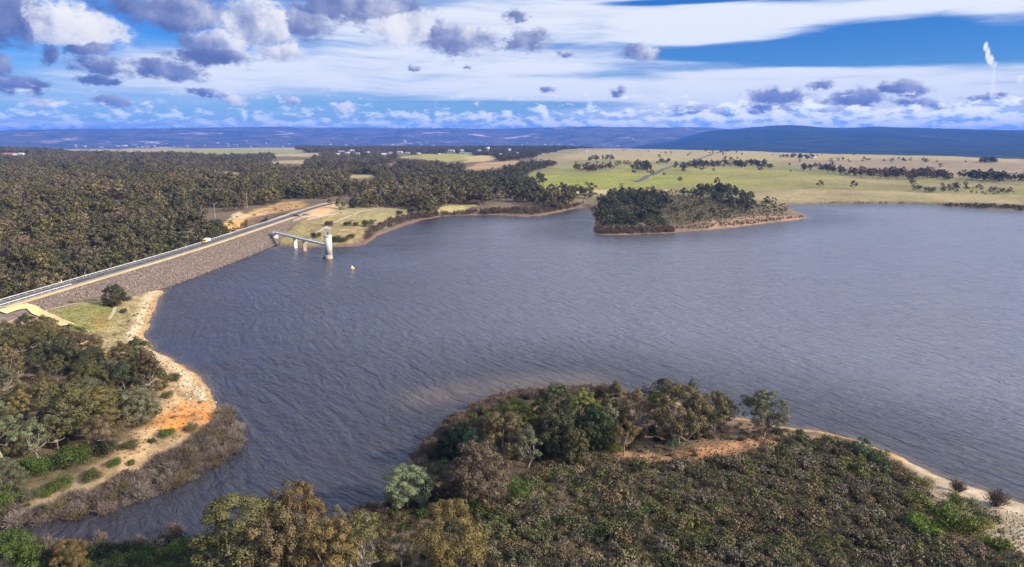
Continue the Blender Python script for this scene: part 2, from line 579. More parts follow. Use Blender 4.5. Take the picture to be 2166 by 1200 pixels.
def paint(pts, col, soft=4.0, amt=1.0, break_up=0.0, scale=8.0, seed=1):
    P = gpoly(pts)
    P_ = np.array(P); lo, hi = P_.min(0)-soft*3-60, P_.max(0)+soft*3+60
    sel = (GX > lo[0]) & (GX < hi[0]) & (GY > lo[1]) & (GY < hi[1])
    m = np.zeros(GX.shape)
    m[sel] = S(sdist(wxg[sel], wyg[sel], P), -soft, soft)*amt
    if break_up: m = m*(1-break_up*S(fbm(GX, GY, scale, 4, seed), .42, .62))
    lay(m, col)
    return m


STRAW, GREENF, PINKF = (0.30, 0.25, 0.13), (0.285, 0.295, 0.085), (0.235, 0.185, 0.125)
far_land = S(RR, 600, 900)
right_side = S(np.degrees(TH)+(fbm(GX, GY, 300, 3, 17)-.5)*3+S(RR, 900, 2500)*0, 1.0, 2.2)
nf = fbm(GX, GY, 260, 4, 91)
lay(far_land*right_side, (0.24, 0.20, 0.11))
lay(far_land*right_side*S(nf, .40, .62), (0.165, 0.165, 0.070))
FIELDS = dict(
    green=[(1125, 398), (1135, 366), (1200, 352), (1400, 352), (1640, 358), (1700, 366), (1800, 380), (1700, 398), (1560, 408), (1420, 400), (1250, 404)],
    straw_far=[(1170, 336), (1240, 318), (1480, 317), (1900, 327), (2180, 338), (2180, 352), (1900, 340), (1650, 338), (1500, 342)],
    pink_far=[(1650, 342), (1900, 335), (2180, 345), (2180, 375), (1950, 366), (1700, 356)],
    straw_left=[(20, 318), (80, 311), (420, 311), (640, 315), (640, 322), (300, 322), (120, 320)],
    green_left=[(330, 321), (500, 316), (650, 318), (640, 324), (440, 326)],
    clear_a=[(845, 333), (880, 326), (1000, 325), (1010, 333), (950, 343), (900, 338)],
    clear_b=[(975, 362), (1010, 346), (1095, 340), (1100, 348), (1040, 358)],
    clear_c=[(720, 376), (745, 370), (800, 371), (790, 379)],
    clear_d=[(560, 346), (600, 340), (660, 340), (650, 347)],
    clear_e=[(560, 330), (590, 326), (680, 324), (690, 329), (640, 333)],
    clear_f=[(975, 336), (1010, 330), (1050, 330), (1040, 340), (985, 346)],
    clear_g=[(445, 368), (480, 364), (520, 366), (500, 370)],
    shore_strip=[(900, 447), (950, 434), (1010, 433), (990, 444), (940, 452)])
paint(FIELDS['green'], (0.235, 0.225, 0.070), 20, 1, .55, 110, 66)
paint([(1130, 396), (1140, 372), (1300, 366), (1480, 376), (1420, 392), (1250, 402)], (0.20, 0.22, 0.050), 20, .8, .4, 120, 67)
paint([(1480, 398), (1700, 380), (1900, 388), (2180, 400), (2180, 418), (1900, 408), (1700, 402), (1560, 408)], (0.185, 0.175, 0.080), 25, .8, .5, 90, 68)
paint([(1150, 346), (1300, 340), (1480, 338), (1700, 346), (1640, 356), (1400, 350), (1200, 352)], (0.20, 0.19, 0.085), 25, .8, .4, 160, 69)
paint([(1900, 352), (2050, 350), (2180, 358), (2180, 372), (2000, 366)], (0.20, 0.165, 0.115), 25, .8, .4, 160, 70)
paint(FIELDS['straw_far'], STRAW, 40); paint(FIELDS['pink_far'], PINKF, 40)
paint([(1560, 420), (1700, 402), (1900, 405), (2180, 415), (2180, 436), (1900, 428), (1700, 430)], (0.29, 0.24, 0.13), 20, .9, .5, 60, 5)
paint([(1700, 412), (1800, 408), (1860, 412), (1800, 416)], (0.20, 0.15, 0.12), 15, .7)
for k in ('straw_left', 'clear_c', 'clear_d', 'clear_e', 'clear_g'): paint(FIELDS[k], STRAW, 8)
paint(FIELDS['green_left'], (0.23, 0.24, 0.10), 15)
paint(FIELDS['clear_a'], (0.27, 0.25, 0.075), 10); paint(FIELDS['clear_b'], (0.32, 0.22, 0.12), 10); paint(FIELDS['clear_f'], (0.36, 0.30, 0.14), 10)
paint(FIELDS['shore_strip'], (0.36, 0.31, 0.14), 5)
# grass and bare clay round the far end of the dam
LAWN = [(590, 515), (612, 488), (650, 462), (740, 440), (830, 440), (870, 450), (830, 472), (795, 490), (775, 515), (700, 521), (640, 521)]
paint(LAWN, (0.29, 0.235, 0.11), 3, 1, .5, 9, 8)
paint([(700, 445), (800, 436), (870, 446), (820, 470), (760, 466)], (0.34, 0.30, 0.15), 3, .7, .6, 9, 4)
paint([(420, 505), (480, 480), (540, 445), (600, 428), (640, 425), (650, 440), (560, 470)], (0.44, 0.27, 0.115), 4, 1, .5, 9, 9)
paint([(480, 482), (520, 462), (560, 448), (560, 456), (500, 482)], (0.55, 0.44, 0.28), 2, .8)
paint([(570, 470), (620, 448), (690, 430), (740, 434), (690, 452), (620, 472)], (0.50, 0.40, 0.27), 3, .9, .3, 9, 2)
paint([(640, 446), (700, 434), (715, 446), (660, 455)], (0.50, 0.31, 0.16), 3, .8)
# left end of the dam: grass, tracks, clay
dl = GD
leftbank = (GX < -55) & (GX > -190) & (GY < 320)
lay(S(dl, 2, 8)*leftbank, (0.13, 0.10, 0.065))
paint([(60, 655), (170, 640), (330, 612), (345, 640), (330, 700), (300, 730), (330, 780), (240, 760), (170, 720), (120, 690)], (0.29, 0.24, 0.13), 3, 1, .5, 4, 6)
paint([(120, 658), (170, 643), (240, 645), (235, 690), (190, 700), (150, 690)], (0.20, 0.20, 0.065), 2.5, 1, .35, 5, 7)
paint([(190, 668), (225, 665), (230, 690), (200, 695)], (0.25, 0.17, 0.06), 2, .8)
paint([(150, 690), (195, 690), (190, 702), (165, 704)], (0.12, 0.165, 0.045), 1.5, .8)
paint([(0, 672), (60, 666), (150, 692), (150, 712), (60, 700), (0, 705)], (0.42, 0.29, 0.20), 2, .9, .3, 6, 3)
paint([(60, 700), (130, 698), (150, 720), (130, 740), (75, 735)], (0.52, 0.44, 0.38), 2, .9, .4, 4, 3)
paint([(165, 715), (195, 712), (205, 760), (185, 775)], (0.48, 0.37, 0.22), 1.5, .9, .3, 4, 3)
# pale shelf and orange clay of the left bank
paint([(300, 745), (350, 755), (400, 790), (440, 825), (465, 870), (455, 908), (396, 948), (290, 1004), (208, 1040), (190, 1000), (260, 940), (320, 890), (340, 850), (325, 790)], (0.40, 0.275, 0.165), 2.0, 1, .5, 4, 13)
paint([(345, 870), (390, 850), (440, 850), (470, 872), (440, 912), (360, 915), (320, 900)], (0.50, 0.205, 0.055), 2.0, .95, .5, 2.5, 14)
paint([(20, 1045), (90, 1035), (200, 1005), (190, 1030), (90, 1062), (20, 1072)], (0.40, 0.30, 0.20), 1.5, .8, .6, 3, 15)
shelf = S(dl, 0.2, 1.5)*(1-S(dl+(fbm(GX, GY, 7, 3, 19)-.5)*6, 3.2, 6.0))
lay(shelf*((GX < -62) & (GY < 325) & (GY > 163)), (0.46, 0.38, 0.265))
lay(S(dl, 0, 1)*(1-S(dl, 1.0, 3.2))*((GX < -62) & (GY < 325) & (GY > 150)), (0.38, 0.25, 0.12))
# the near peninsula
penin = (GX > -60) & (GY < 215) & (GX > -0.3*GY)
lay(S(dl, 2, 6)*penin, (0.13, 0.098, 0.068))
paint([(1270, 955), (1400, 965), (1540, 935), (1700, 925), (1760, 945), (1640, 965), (1520, 970), (1440, 990), (1380, 985)], (0.34, 0.185, 0.105), 1.5, .95, .55, 4, 21)
paint([(1330, 870), (1480, 880), (1650, 905), (1740, 925), (1600, 935), (1450, 930), (1340, 925)], (0.22, 0.145, 0.10), 2, .9, .5, 4, 22)
edge = S(dl, 0.1, 0.8)*(1-S(dl+(fbm(GX, GY, 5, 3, 29)-.5)*3, 2.0, 4.0))
lay(edge*(penin & (GX > 20)), (0.42, 0.26, 0.13))
paint([(1900, 960), (1960, 985), (2080, 1035), (2180, 1070), (2200, 1180), (2120, 1160), (2060, 1110), (1990, 1060)], (0.43, 0.36, 0.275), 1.5, .95, .5, 2.2, 23)
paint([(1930, 1010), (1990, 1050), (1980, 1090), (1930, 1070)], (0.34, 0.23, 0.16), 1.5, .8, .5, 3, 24)
paint([(1860, 1100), (1940, 1080), (1990, 1120), (1930, 1140)], (0.24, 0.22, 0.09), 1.5, .9, .3, 3, 25)
# shores of the far headland and coves
lay(S(dl, -.5, 0.5)*(1-S(dl+(fbm(GX, GY, 20, 3, 39)-.5)*12, 4, 10))*S(GY, 330, 420)*(GX > -150), (0.17, 0.115, 0.085))
paint([(1400, 492), (1480, 470), (1580, 458), (1712, 458), (1690, 468), (1600, 476), (1500, 487)], (0.34, 0.22, 0.145), 4, .85, .65, 15, 31)
paint([(1270, 420), (1330, 405), (1450, 415), (1560, 425), (1600, 450), (1400, 480), (1300, 470)], (0.095, 0.080, 0.048), 8)
paint([(1130, 396), (1250, 402), (1440, 402), (1440, 408), (1250, 411), (1130, 405)], (0.42, 0.34, 0.20), 6, .9, .3, 30, 33)
paint([(1690, 428), (1900, 427), (2180, 432), (2180, 448), (2040, 441), (1900, 431)], (0.12, 0.10, 0.085), 6, .85)
paint([(-80, 1090), (110, 1070), (208, 1042), (285, 1000), (396, 943), (455, 900), (474, 866), (500, 880), (520, 935), (455, 995), (330, 1055), (120, 1110), (-80, 1125)], (0.060, 0.047, 0.038), 1.0)
paint([(860, 1010), (895, 935), (950, 885), (1000, 856), (1060, 834), (1140, 824), (1300, 818), (1310, 834), (1140, 844), (1070, 856), (1000, 890), (950, 930), (905, 980), (885, 1015)], (0.060, 0.042, 0.036), 1.0)
# wet margin and lake bed
lay(1-S(dl, -1.0, 0.3), (0.075, 0.058, 0.042))
keep = np.clip(C*(0.86+0.28*fbm(GX, GY, 3.0, 3, 101)[..., None]), 0.01, 0.8)

nc, nr = len(th), NR
idx = np.arange(nc*nr).reshape(nr, nc)
quads = np.stack([idx[:-1, :-1], idx[:-1, 1:], idx[1:, 1:], idx[1:, :-1]], -1).reshape(-1, 4)
gm = np_mesh('ground', np.stack([GX, GY, GH], -1), quads, True)
ca = gm.color_attributes.new('cover', 'FLOAT_COLOR', 'POINT')
ca.data.foreach_set('color', np.concatenate([keep, np.ones(keep.shape[:2]+(1,))], -1).astype(np.float32).ravel())
mg, nt, b = mat_new('ground_cover')
g = nt.nodes.new('ShaderNodeNewGeometry'); pos = X(nt, g.outputs['Position'])
n1 = NOISE(nt, pos, 0.35, 6.0, 0.65); n2 = NOISE(nt, pos, 2.2, 5.0, 0.7); n3 = NOISE(nt, pos, 0.012, 4.0, 0.6)
cov = ATTR(nt, 'cover')
c = MIX(nt, 1.0, cov, RAMP(nt, n1, [(0.25, (.55, .53, .50)), (0.5, (.98, .97, .95)), (0.75, (1.45, 1.42, 1.38))]), 'MULTIPLY')
c = MIX(nt, 1.0, c, RAMP(nt, n2, [(0.3, (.62, .60, .58)), (0.5, (1, 1, 1)), (0.7, (1.28, 1.26, 1.22))]), 'MULTIPLY')
c = MIX(nt, 1.0, c, RAMP(nt, n3, [(0.3, (.82, .86, .82)), (0.5, (1, 1, 1)), (0.7, (1.15, 1.10, 1.08))]), 'MULTIPLY')
put(nt, b.inputs['Base Color'], c)
b.inputs['Roughness'].default_value = 0.95; b.inputs['Specular IOR Level'].default_value = 0.1
bn = nt.nodes.new('ShaderNodeBump'); bn.inputs['Strength'].default_value = 0.8; bn.inputs['Distance'].default_value = 0.35
put(nt, bn.inputs['Height'], n1*1.0+n2*0.5); nt.links.new(bn.outputs[0], b.inputs['Normal'])
gm.materials.append(mg)
tag(link('ground', gm), kind='structure')

# ---- the lake
thw = np.radians(np.concatenate([np.linspace(-60, -41, 12)[:-1], np.linspace(-41, 41, 330), np.linspace(41, 100, 60)[1:]]))
rw = np.geomspace(60, 2600, 300)
TW, RW = np.meshgrid(thw, rw)
WX, WY = RW*np.sin(TW), RW*np.cos(TW)
WD = _bil(GD, WX, WY)
iw = np.arange(WX.size).reshape(WX.shape)
qw = np.stack([iw[:-1, :-1], iw[:-1, 1:], iw[1:, 1:], iw[1:, :-1]], -1).reshape(-1, 4)
qw = qw[(WD.ravel()[qw] < 9).any(1) & (WX.ravel()[qw].mean(1) > -0.9*WY.ravel()[qw].mean(1)-20)]
qw = qw[~((WX.ravel()[qw].mean(1) < -165) & (WY.ravel()[qw].mean(1) > 200))]
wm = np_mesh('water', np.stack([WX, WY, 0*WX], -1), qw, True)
# wave phase: plane swell from the east that bends round the headland into the creek
d0 = (-.819, -.574)
ox, oy = WX-8.0, WY-205.0
sv = ox*d0[0]+oy*d0[1]; wv = ox*.574-oy*.819
fan = np.stack([ox*math.cos(a)+oy*math.sin(a) for a in np.radians(np.linspace(188, 258, 12))])
spread_ = np.log(np.exp(np.clip(fan/12.0, -60, 60)).mean(0))*12.0
vv = sv+(np.maximum(spread_, sv)-sv)*S(sv, -25, 75)*S(WY, 420, 250)
uu = wv
at_ = wm.attributes.new('swell', 'FLOAT_VECTOR', 'POINT')
at_.data.foreach_set('vector', np.stack([uu, vv, WD*0], -1).astype(np.float32).ravel())
silt_src = seg_dist(WX.ravel(), WY.ravel(), pxpoly([(900, 838), (1000, 822), (1100, 812), (1230, 806)]), False).reshape(WX.shape)
silt = np.clip(0.42*np.exp(-((silt_src/7.5)**2))*(0.55+0.9*fbm(WX, WY, 14, 3, 7)), 0, 1)
silt = np.maximum(silt, 0.45*S(WD, -3.0, -0.2)*(1-S(WY, 168, 155)*S(WX, 30, 10)))
a2_ = wm.attributes.new('silt', 'FLOAT', 'POINT'); a2_.data.foreach_set('value', silt.astype(np.float32).ravel())
a3_ = wm.attributes.new('open', 'FLOAT', 'POINT'); a3_.data.foreach_set('value', (S(-WD, 4, 70)*S(WX+.2*WY, -70, 110)).astype(np.float32).ravel())  # paler body colour out to the right, painting in the sky's sheen
mw, nt, b = mat_new('lake_water')
sw = ATTR(nt, 'swell', out='Vector')
g = nt.nodes.new('ShaderNodeNewGeometry'); pos = X(nt, g.outputs['Position'])
wob = nt.nodes.new('ShaderNodeTexNoise'); nt.links.new(pos.s, wob.inputs['Vector']); wob.inputs['Scale'].default_value = 0.02; wob.inputs['Detail'].default_value = 2
sw2 = VM(nt, 'MULTIPLY_ADD', X(nt, wob.outputs['Color']), (30, 9, 0), sw)
h1 = NOISE(nt, VM(nt, 'MULTIPLY', sw2, (0.08, 0.28, 1.0)), 1.0, 2.0, 0.5, 0.4)
h2 = NOISE(nt, VM(nt, 'MULTIPLY', sw2, (0.24, 0.62, 1.0)), 1.0, 3.0, 0.6, 0.5)
rot = CXYZ(nt, VM(nt, 'DOT_PRODUCT', pos, (.93, .36, 0)), VM(nt, 'DOT_PRODUCT', pos, (-.36, .93, 0)), 0.0)
h3 = NOISE(nt, pos, 1.4, 1.0, 0.5)+NOISE(nt, VM(nt, 'MULTIPLY', rot, (0.16, 0.50, 1.0)), 1.0, 3.0, 0.6, 0.4)*1.7
gust = NOISE(nt, VM(nt, 'MULTIPLY', pos, (0.010, 0.022, 1.0)), 1.0, 3.0, 0.6, 0.6)
hh = h1*1.9+h2*1.5*SS(nt, gust, 0.3, 0.65, 0.55, 1.15)+h3*0.16
bn = nt.nodes.new('ShaderNodeBump'); bn.inputs['Strength'].default_value = 1.0; bn.inputs['Distance'].default_value = 0.50
put(nt, bn.inputs['Height'], hh); nt.links.new(bn.outputs[0], b.inputs['Normal'])
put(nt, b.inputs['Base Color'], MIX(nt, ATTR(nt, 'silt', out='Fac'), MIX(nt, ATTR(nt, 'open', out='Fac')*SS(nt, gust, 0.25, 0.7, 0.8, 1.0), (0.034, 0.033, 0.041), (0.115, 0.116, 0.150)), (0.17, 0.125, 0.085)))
b.inputs['Roughness'].default_value = 0.19
b.inputs['IOR'].default_value = 1.333; b.inputs['Specular IOR Level'].default_value = 0.5
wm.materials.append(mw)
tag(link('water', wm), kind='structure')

# ------------------------------------------------------------------ ranges beyond the plain
def ridge(name, xs, ys, d_base, d_crest, z_base, mat, az0, az1, n_az, ravine, seed):
    A_ = np.radians(np.linspace(az0, az1, n_az)); T = np.linspace(0, 1.35, 60)
    pxs = 1083+FPX*np.tan(A_)*1.0
    crest_py = np.interp(pxs, xs, ys)
    el_ = np.array([azel(a, b)[1] for a, b in zip(pxs, crest_py)])
    AA, TT = np.meshgrid(A_, T)
    db = np.interp(np.degrees(A_), *d_base); dc = np.interp(np.degrees(A_), *d_crest)
    D = db+(dc-db)*TT
    zc = CAM_H+np.tan(el_)*dc
    X_, Y_ = D*np.sin(AA), D*np.cos(AA)
    nz = fbm(X_, Y_, ravine, 5, seed)-.5
    rv = np.abs(fbm(X_*1.0, Y_*0.35, ravine*.6, 4, seed+5)-.5)*2
    prof = np.where(TT < 1, S(TT)**0.8, 1-0.5*S(TT, 1.02, 1.35))
    Z = z_base+(zc-z_base)*prof+(nz*0.30-rv*0.30+.07)*(zc-z_base)*np.sin(np.clip(TT, 0, 1)*pi)**.7
    i_ = np.arange(AA.size).reshape(AA.shape)
    q_ = np.stack([i_[:-1, :-1], i_[:-1, 1:], i_[1:, 1:], i_[1:, :-1]], -1).reshape(-1, 4)
    me = np_mesh(name, np.stack([X_, Y_, Z], -1), q_, True); me.materials.append(mat)
    return tag(link(name, me), kind='structure')


def mat_range(name, c0, c1, cliff, s1):  # s1: size of the bare patches
    m, nt, b = mat_new(name)
    g = nt.nodes.new('ShaderNodeNewGeometry'); pos = X(nt, g.outputs['Position'])
    a = NOISE(nt, pos, 0.002, 6.0, 0.65); f = NOISE(nt, pos, 0.015, 4.0, 0.7)
    pc = NOISE(nt, VM(nt, 'MULTIPLY', pos, (1.0, 1.0, 5.0)), s1, 6.0, 0.7)
    c = MIX(nt, SS(nt, a*0.6+f*0.4, 0.38, 0.62), c0, c1)
    put(nt, b.inputs['Base Color'], MIX(nt, SS(nt, pc, 0.58, 0.68), c, cliff))
    b.inputs['Specular IOR Level'].default_value = 0.05
    bn = nt.nodes.new('ShaderNodeBump'); bn.inputs['Strength'].default_value = 1.0; bn.inputs['Distance'].default_value = 110
    put(nt, bn.inputs['Height'], a+f*0.3); nt.links.new(bn.outputs[0], b.inputs['Normal'])
    return m


m_west = mat_range('range_bush', (0.035, 0.045, 0.028), (0.14, 0.11, 0.075), (0.60, 0.40, 0.29), 0.0008)
m_east = mat_range('shaded_range_forest', (0.014, 0.024, 0.012), (0.030, 0.040, 0.020), (0.055, 0.06, 0.035), 0.001)  # forest green whose darkness also stands in for cloud shadow on this ridge
ridge('hills', [-400, 0, 60, 150, 300, 450, 600, 760, 900, 1000, 1090, 1150, 1210, 1300, 1480, 1600, 2600], [282, 279, 276, 274, 272, 272, 270, 272, 272, 273, 273, 271, 268, 270, 271, 276, 280],
      ([-60, 0, 25], [11500, 11500, 11000]), ([-60, 0, 25], [21000, 20500, 18500]), -60, m_west, -58, 24, 420, 2400, 3)
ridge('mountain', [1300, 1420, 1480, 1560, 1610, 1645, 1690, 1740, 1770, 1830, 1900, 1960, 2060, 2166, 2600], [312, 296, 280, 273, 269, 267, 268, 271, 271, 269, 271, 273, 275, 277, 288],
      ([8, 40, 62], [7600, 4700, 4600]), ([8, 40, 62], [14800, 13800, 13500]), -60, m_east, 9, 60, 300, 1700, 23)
# dark wooded lowland in front of the ranges
A_ = np.radians(np.linspace(-62, 62, 200)); D_ = np.linspace(4600, 23000, 40)
AA, DD = np.meshgrid(A_, D_); i_ = np.arange(AA.size).reshape(AA.shape)
lo = np_mesh('valley_terrain', np.stack([DD*np.sin(AA), DD*np.cos(AA), -62+0*DD+(fbm(DD*np.sin(AA), DD*np.cos(AA), 900, 3, 4)-.5)*30], -1),
             np.stack([i_[:-1, :-1], i_[:-1, 1:], i_[1:, 1:], i_[1:, :-1]], -1).reshape(-1, 4), True)
lo.materials.append(m_west); tag(link('valley_terrain', lo), kind='structure')

# ------------------------------------------------------------------ haze
hz = MB().box((0, 9000, 190), (64000, 40000, 620))
mh = bpy.data.materials.new('haze_air'); mh.use_nodes = True; nt = mh.node_tree; nt.nodes.clear()
o_ = nt.nodes.new('ShaderNodeOutputMaterial'); pv = nt.nodes.new('ShaderNodeVolumePrincipled')
pv.inputs['Color'].default_value = (0.07, 0.25, 0.92, 1); pv.inputs['Density'].default_value = 5.5e-5; pv.inputs['Anisotropy'].default_value = 0.0
nt.links.new(pv.outputs[0], o_.inputs['Volume'])
tag(hz.build('haze', mh), kind='stuff')

# ------------------------------------------------------------------ dam, road, tracks
def strip(P, offs, zfun, name, mat, zoff=0.0):
    """sheets along a polyline; offs = lateral offsets, to the right of travel"""
    P = np.asarray(P, float); T = np.gradient(P, axis=0); T /= np.linalg.norm(T, axis=1)[:, None]
    Nn = np.stack([T[:, 1], -T[:, 0]], 1)
    V = []; m_ = len(offs)
    for o in offs:
        Q = P+Nn*o
        z = zfun(Q[:, 0], Q[:, 1], o) if callable(zfun) else np.full(len(Q), zfun)
        V.append(np.c_[Q, z+zoff])
    V = np.stack(V, 1).reshape(-1, 3); n_ = len(P)
    i_ = np.arange(n_*m_).reshape(n_, m_)
    F = np.stack([i_[:-1, :-1], i_[:-1, 1:], i_[1:, 1:], i_[1:, :-1]], -1).reshape(-1, 4)
    me = np_mesh(name, V, F); me.materials.append(mat)
    return me


M_ROCK = mat_noise('riprap_rock', (0.10, 0.078, 0.070), (0.17, 0.133, 0.119), 0.5, 0.9)
m, nt, b = mat_new('riprap_stone')
oi = nt.nodes.new('ShaderNodeObjectInfo')
put(nt, b.inputs['Base Color'], RAMP(nt, X(nt, oi.outputs['Random']), [(0, (.068, .052, .045)), (.35, (.135, .103, .087)), (.8, (.195, .152, .128)), (1, (.36, .30, .26))]))
g = nt.nodes.new('ShaderNodeNewGeometry'); sp_z = nt.nodes.new('ShaderNodeSeparateXYZ'); nt.links.new(g.outputs['Position'], sp_z.inputs[0])
wet = SS(nt, X(nt, sp_z.outputs[2])+NOISE(nt, X(nt, g.outputs['Position']), .4, 3.0)*.5, .45, .85)
put(nt, b.inputs['Base Color'], MIX(nt, wet, (.030, .026, .025), X(nt, b.inputs['Base Color'].links[0].from_socket)))
M_STONE = m
M_ASPHALT = mat_noise('road_asphalt', (0.060, 0.062, 0.070), (0.092, 0.093, 0.10), 0.25, 0.85)
M_GRAVEL = mat_noise('yellow_gravel', (0.47, 0.335, 0.15), (0.60, 0.45, 0.23), 0.12, 0.95)
M_VERGE = mat_noise('grey_verge', (0.21, 0.18, 0.15), (0.32, 0.27, 0.21), 0.3, 0.95)
M_WHITE = mat_noise('white_line_paint', (0.34, 0.34, 0.33), (0.48, 0.48, 0.46), 0.6, 0.7)
M_CONC = mat_noise('concrete', (0.40, 0.39, 0.37), (0.54, 0.53, 0.50), 0.35, 0.85)
M_CONCSTAIN_SHADE = mat_noise('stained_shaded_concrete', (0.26, 0.21, 0.16), (0.36, 0.30, 0.24), 0.8, 0.9)  # real stain on the tower foot, painted shade on the farther pier
M_STEEL = mat_noise('galvanised_steel', (0.45, 0.47, 0.49), (0.60, 0.62, 0.63), 1.2, 0.5, metallic=0.35)
M_DARKSTEEL = mat_noise('dark_steel', (0.07, 0.075, 0.08), (0.11, 0.11, 0.12), 1.0, 0.6)
M_WHITEP = mat_noise('white_vehicle_paint', (0.72, 0.73, 0.74), (0.80, 0.80, 0.80), 0.5, 0.35, spec=0.5)
M_YELLOW = mat_noise('yellow_paint', (0.72, 0.50, 0.02), (0.80, 0.58, 0.04), 0.7, 0.45, spec=0.5)
M_BLACKP = mat_noise('black_vehicle_paint', (0.014, 0.015, 0.02), (0.02, 0.02, 0.026), 0.5, 0.3, spec=0.5)
M_GLASS = mat_noise('dark_window_glass', (0.02, 0.025, 0.03), (0.03, 0.035, 0.04), 0.5, 0.08, spec=0.6)
M_RUBBER = mat_noise('tyre_rubber', (0.018, 0.018, 0.018), (0.03, 0.03, 0.03), 3.0, 0.85)
M_TIMBER = mat_noise('grey_timber', (0.28, 0.25, 0.22), (0.40, 0.36, 0.32), 2.0, 0.9)

dam_line = DAMR[(DAMR[:, 1] > 70) & (DAMR[:, 1] < 545)]
dam = empty('dam', (-172, 330, 0), 'long rock-faced embankment dam carrying the road along the lake', 'dam')


def rel_to(parent, me, name):
    o = link(name, me, parent); o.matrix_parent_inverse = parent.matrix_basis.inverted()
    o.location = (0, 0, 0)
    return o


for nm in ('dam',):
    pass
bpy.context.view_layer.update()
face = lambda x, y, o: np.full(len(x), CREST_Z if abs(o) <= 6.0 else CREST_Z-(abs(o)-6.0)/(2.5 if o > 0 else 1.7))
rel_to(dam, strip(dam_line, [-30, -18, -6.0, 6.0, 14, 28.5], face, 'embankment', M_ROCK), 'embankment')

ROADL = DAMR[DAMR[:, 1] > 70]
zc = lambda x, y, o: np.where(y < 540, CREST_Z, np.maximum(ground(x, y)+.12, CREST_Z-.1))
road = strip(ROADL, [-5.2, -2.5, 0.5], zc, 'road', M_ASPHALT, 0.010); tag(link('road', road), kind='structure')
for o0, o1 in ((-4.95, -4.85), (0.12, 0.22)):
    tag(link('road_edge_line', strip(ROADL, [o0, o1], zc, 'road_edge_line', M_WHITE, 0.016)), kind='structure')
cl = ROADL
dash = []
for i in range(0, len(cl)-2, 3):
    dash.append(strip(resample(cl[i:i+2], 1.0), [-2.40, -2.28], zc, 'dash', M_WHITE, 0.016))
V = []; F = []; n_ = 0
for me in dash:
    v = np.empty(len(me.vertices)*3); me.vertices.foreach_get('co', v); v = v.reshape(-1, 3)
    for p_ in me.polygons: F.append([q+n_ for q in p_.vertices])
    V.append(v); n_ += len(v)
me = np_mesh('road_centre_line', np.concatenate(V), np.array(F)); me.materials.append(M_WHITE)
tag(link('road_centre_line', me), kind='structure')
tag(link('verge', strip(dam_line, [0.5, 2.5], zc, 'verge', M_VERGE, 0.008)), kind='structure')
tag(link('verge', strip(dam_line, [-6.0, -5.2], zc, 'verge', M_VERGE, 0.008)), kind='structure')
GR = DAMR[(DAMR[:, 1] > 234) & (DAMR[:, 1] < 548)]
tag(link('gravel_path', strip(GR, [2.5, 3.8, 5.2], zc, 'gravel_path', M_GRAVEL, 0.012)), kind='structure')


def ground_track(pts, width, mat, name, lift=0.10):
    P = resample(chaikin_open([gat(a, b)[:2] for a, b in pts], 2), 1.2)
    zf = lambda x, y, o: np.maximum.reduce([surf(x+a, y+b_) for a in (-.8, 0, .8) for b_ in (-.8, 0, .8)])
    P = P[:] if len(P) > 3 else P
    tag(link(name, strip(P, np.linspace(-width/2, width/2, 5), zf, name, mat, lift)), kind='structure')


ground_track([(0, 662), (32, 651), (62, 650), (76, 659), (110, 675), (146, 692)], 4.4, M_GRAVEL, 'gravel_path', 0.3)
ground_track([(168, 712), (180, 722), (184, 740), (194, 772)], 2.8, M_GRAVEL, 'gravel_path', 0.25)
M_PALE = mat_noise('pale_dirt', (0.34, 0.28, 0.19), (0.44, 0.37, 0.26), 0.3, 0.95)
ground_track([(96, 660), (130, 650), (170, 641), (238, 641), (250, 648)], 1.0, M_PALE, 'dirt_path')
ground_track([(245, 648), (240, 662), (230, 678)], 1.2, M_PALE, 'dirt_path')
ground_track([(650, 466), (700, 452), (760, 450), (800, 440)], 3.0, M_PALE, 'dirt_path')
ground_track([(640, 520), (665, 498), (690, 480), (720, 465), (760, 450)], 2.2, M_PALE, 'dirt_path')
ground_track([(1345, 385), (1385, 368), (1430, 350), (1480, 338), (1560, 322)], 9.0, M_ASPHALT, 'road', 0.4)

# riprap: loose stones over the dam face
def rock_proto(seed, mat=None):
    r_ = np.random.default_rng(seed)
    t = (1+5**.5)/2
    v = np.array([(-1, t, 0), (1, t, 0), (-1, -t, 0), (1, -t, 0), (0, -1, t), (0, 1, t), (0, -1, -t), (0, 1, -t), (t, 0, -1), (t, 0, 1), (-t, 0, -1), (-t, 0, 1)])/1.9
    v = v*r_.uniform(.65, 1.15, (12, 1))*np.array([1, .8, .62])
    f = np.array([(0, 11, 5), (0, 5, 1), (0, 1, 7), (0, 7, 10), (0, 10, 11), (1, 5, 9), (5, 11, 4), (11, 10, 2), (10, 7, 6), (7, 1, 8), (3, 9, 4), (3, 4, 2), (3, 2, 6), (3, 6, 8), (3, 8, 9), (4, 9, 5), (2, 4, 11), (6, 2, 10), (8, 6, 7), (9, 8, 1)])
    me = np_mesh('stone', v, f); me.materials.append(mat or M_STONE); return me


m, nt, b = mat_new('pale_stone')
oi = nt.nodes.new('ShaderNodeObjectInfo')
put(nt, b.inputs['Base Color'], RAMP(nt, X(nt, oi.outputs['Random']), [(0, (.20, .155, .11)), (.5, (.36, .29, .21)), (1, (.52, .45, .35))]))
M_PALESTONE = m


def proto_collection(name, meshes):
    c = bpy.data.collections.new(name)
    for k, me in enumerate(meshes):
        c.objects.link(bpy.data.objects.new('%s_%02d' % (me.name, k), me))
    return c


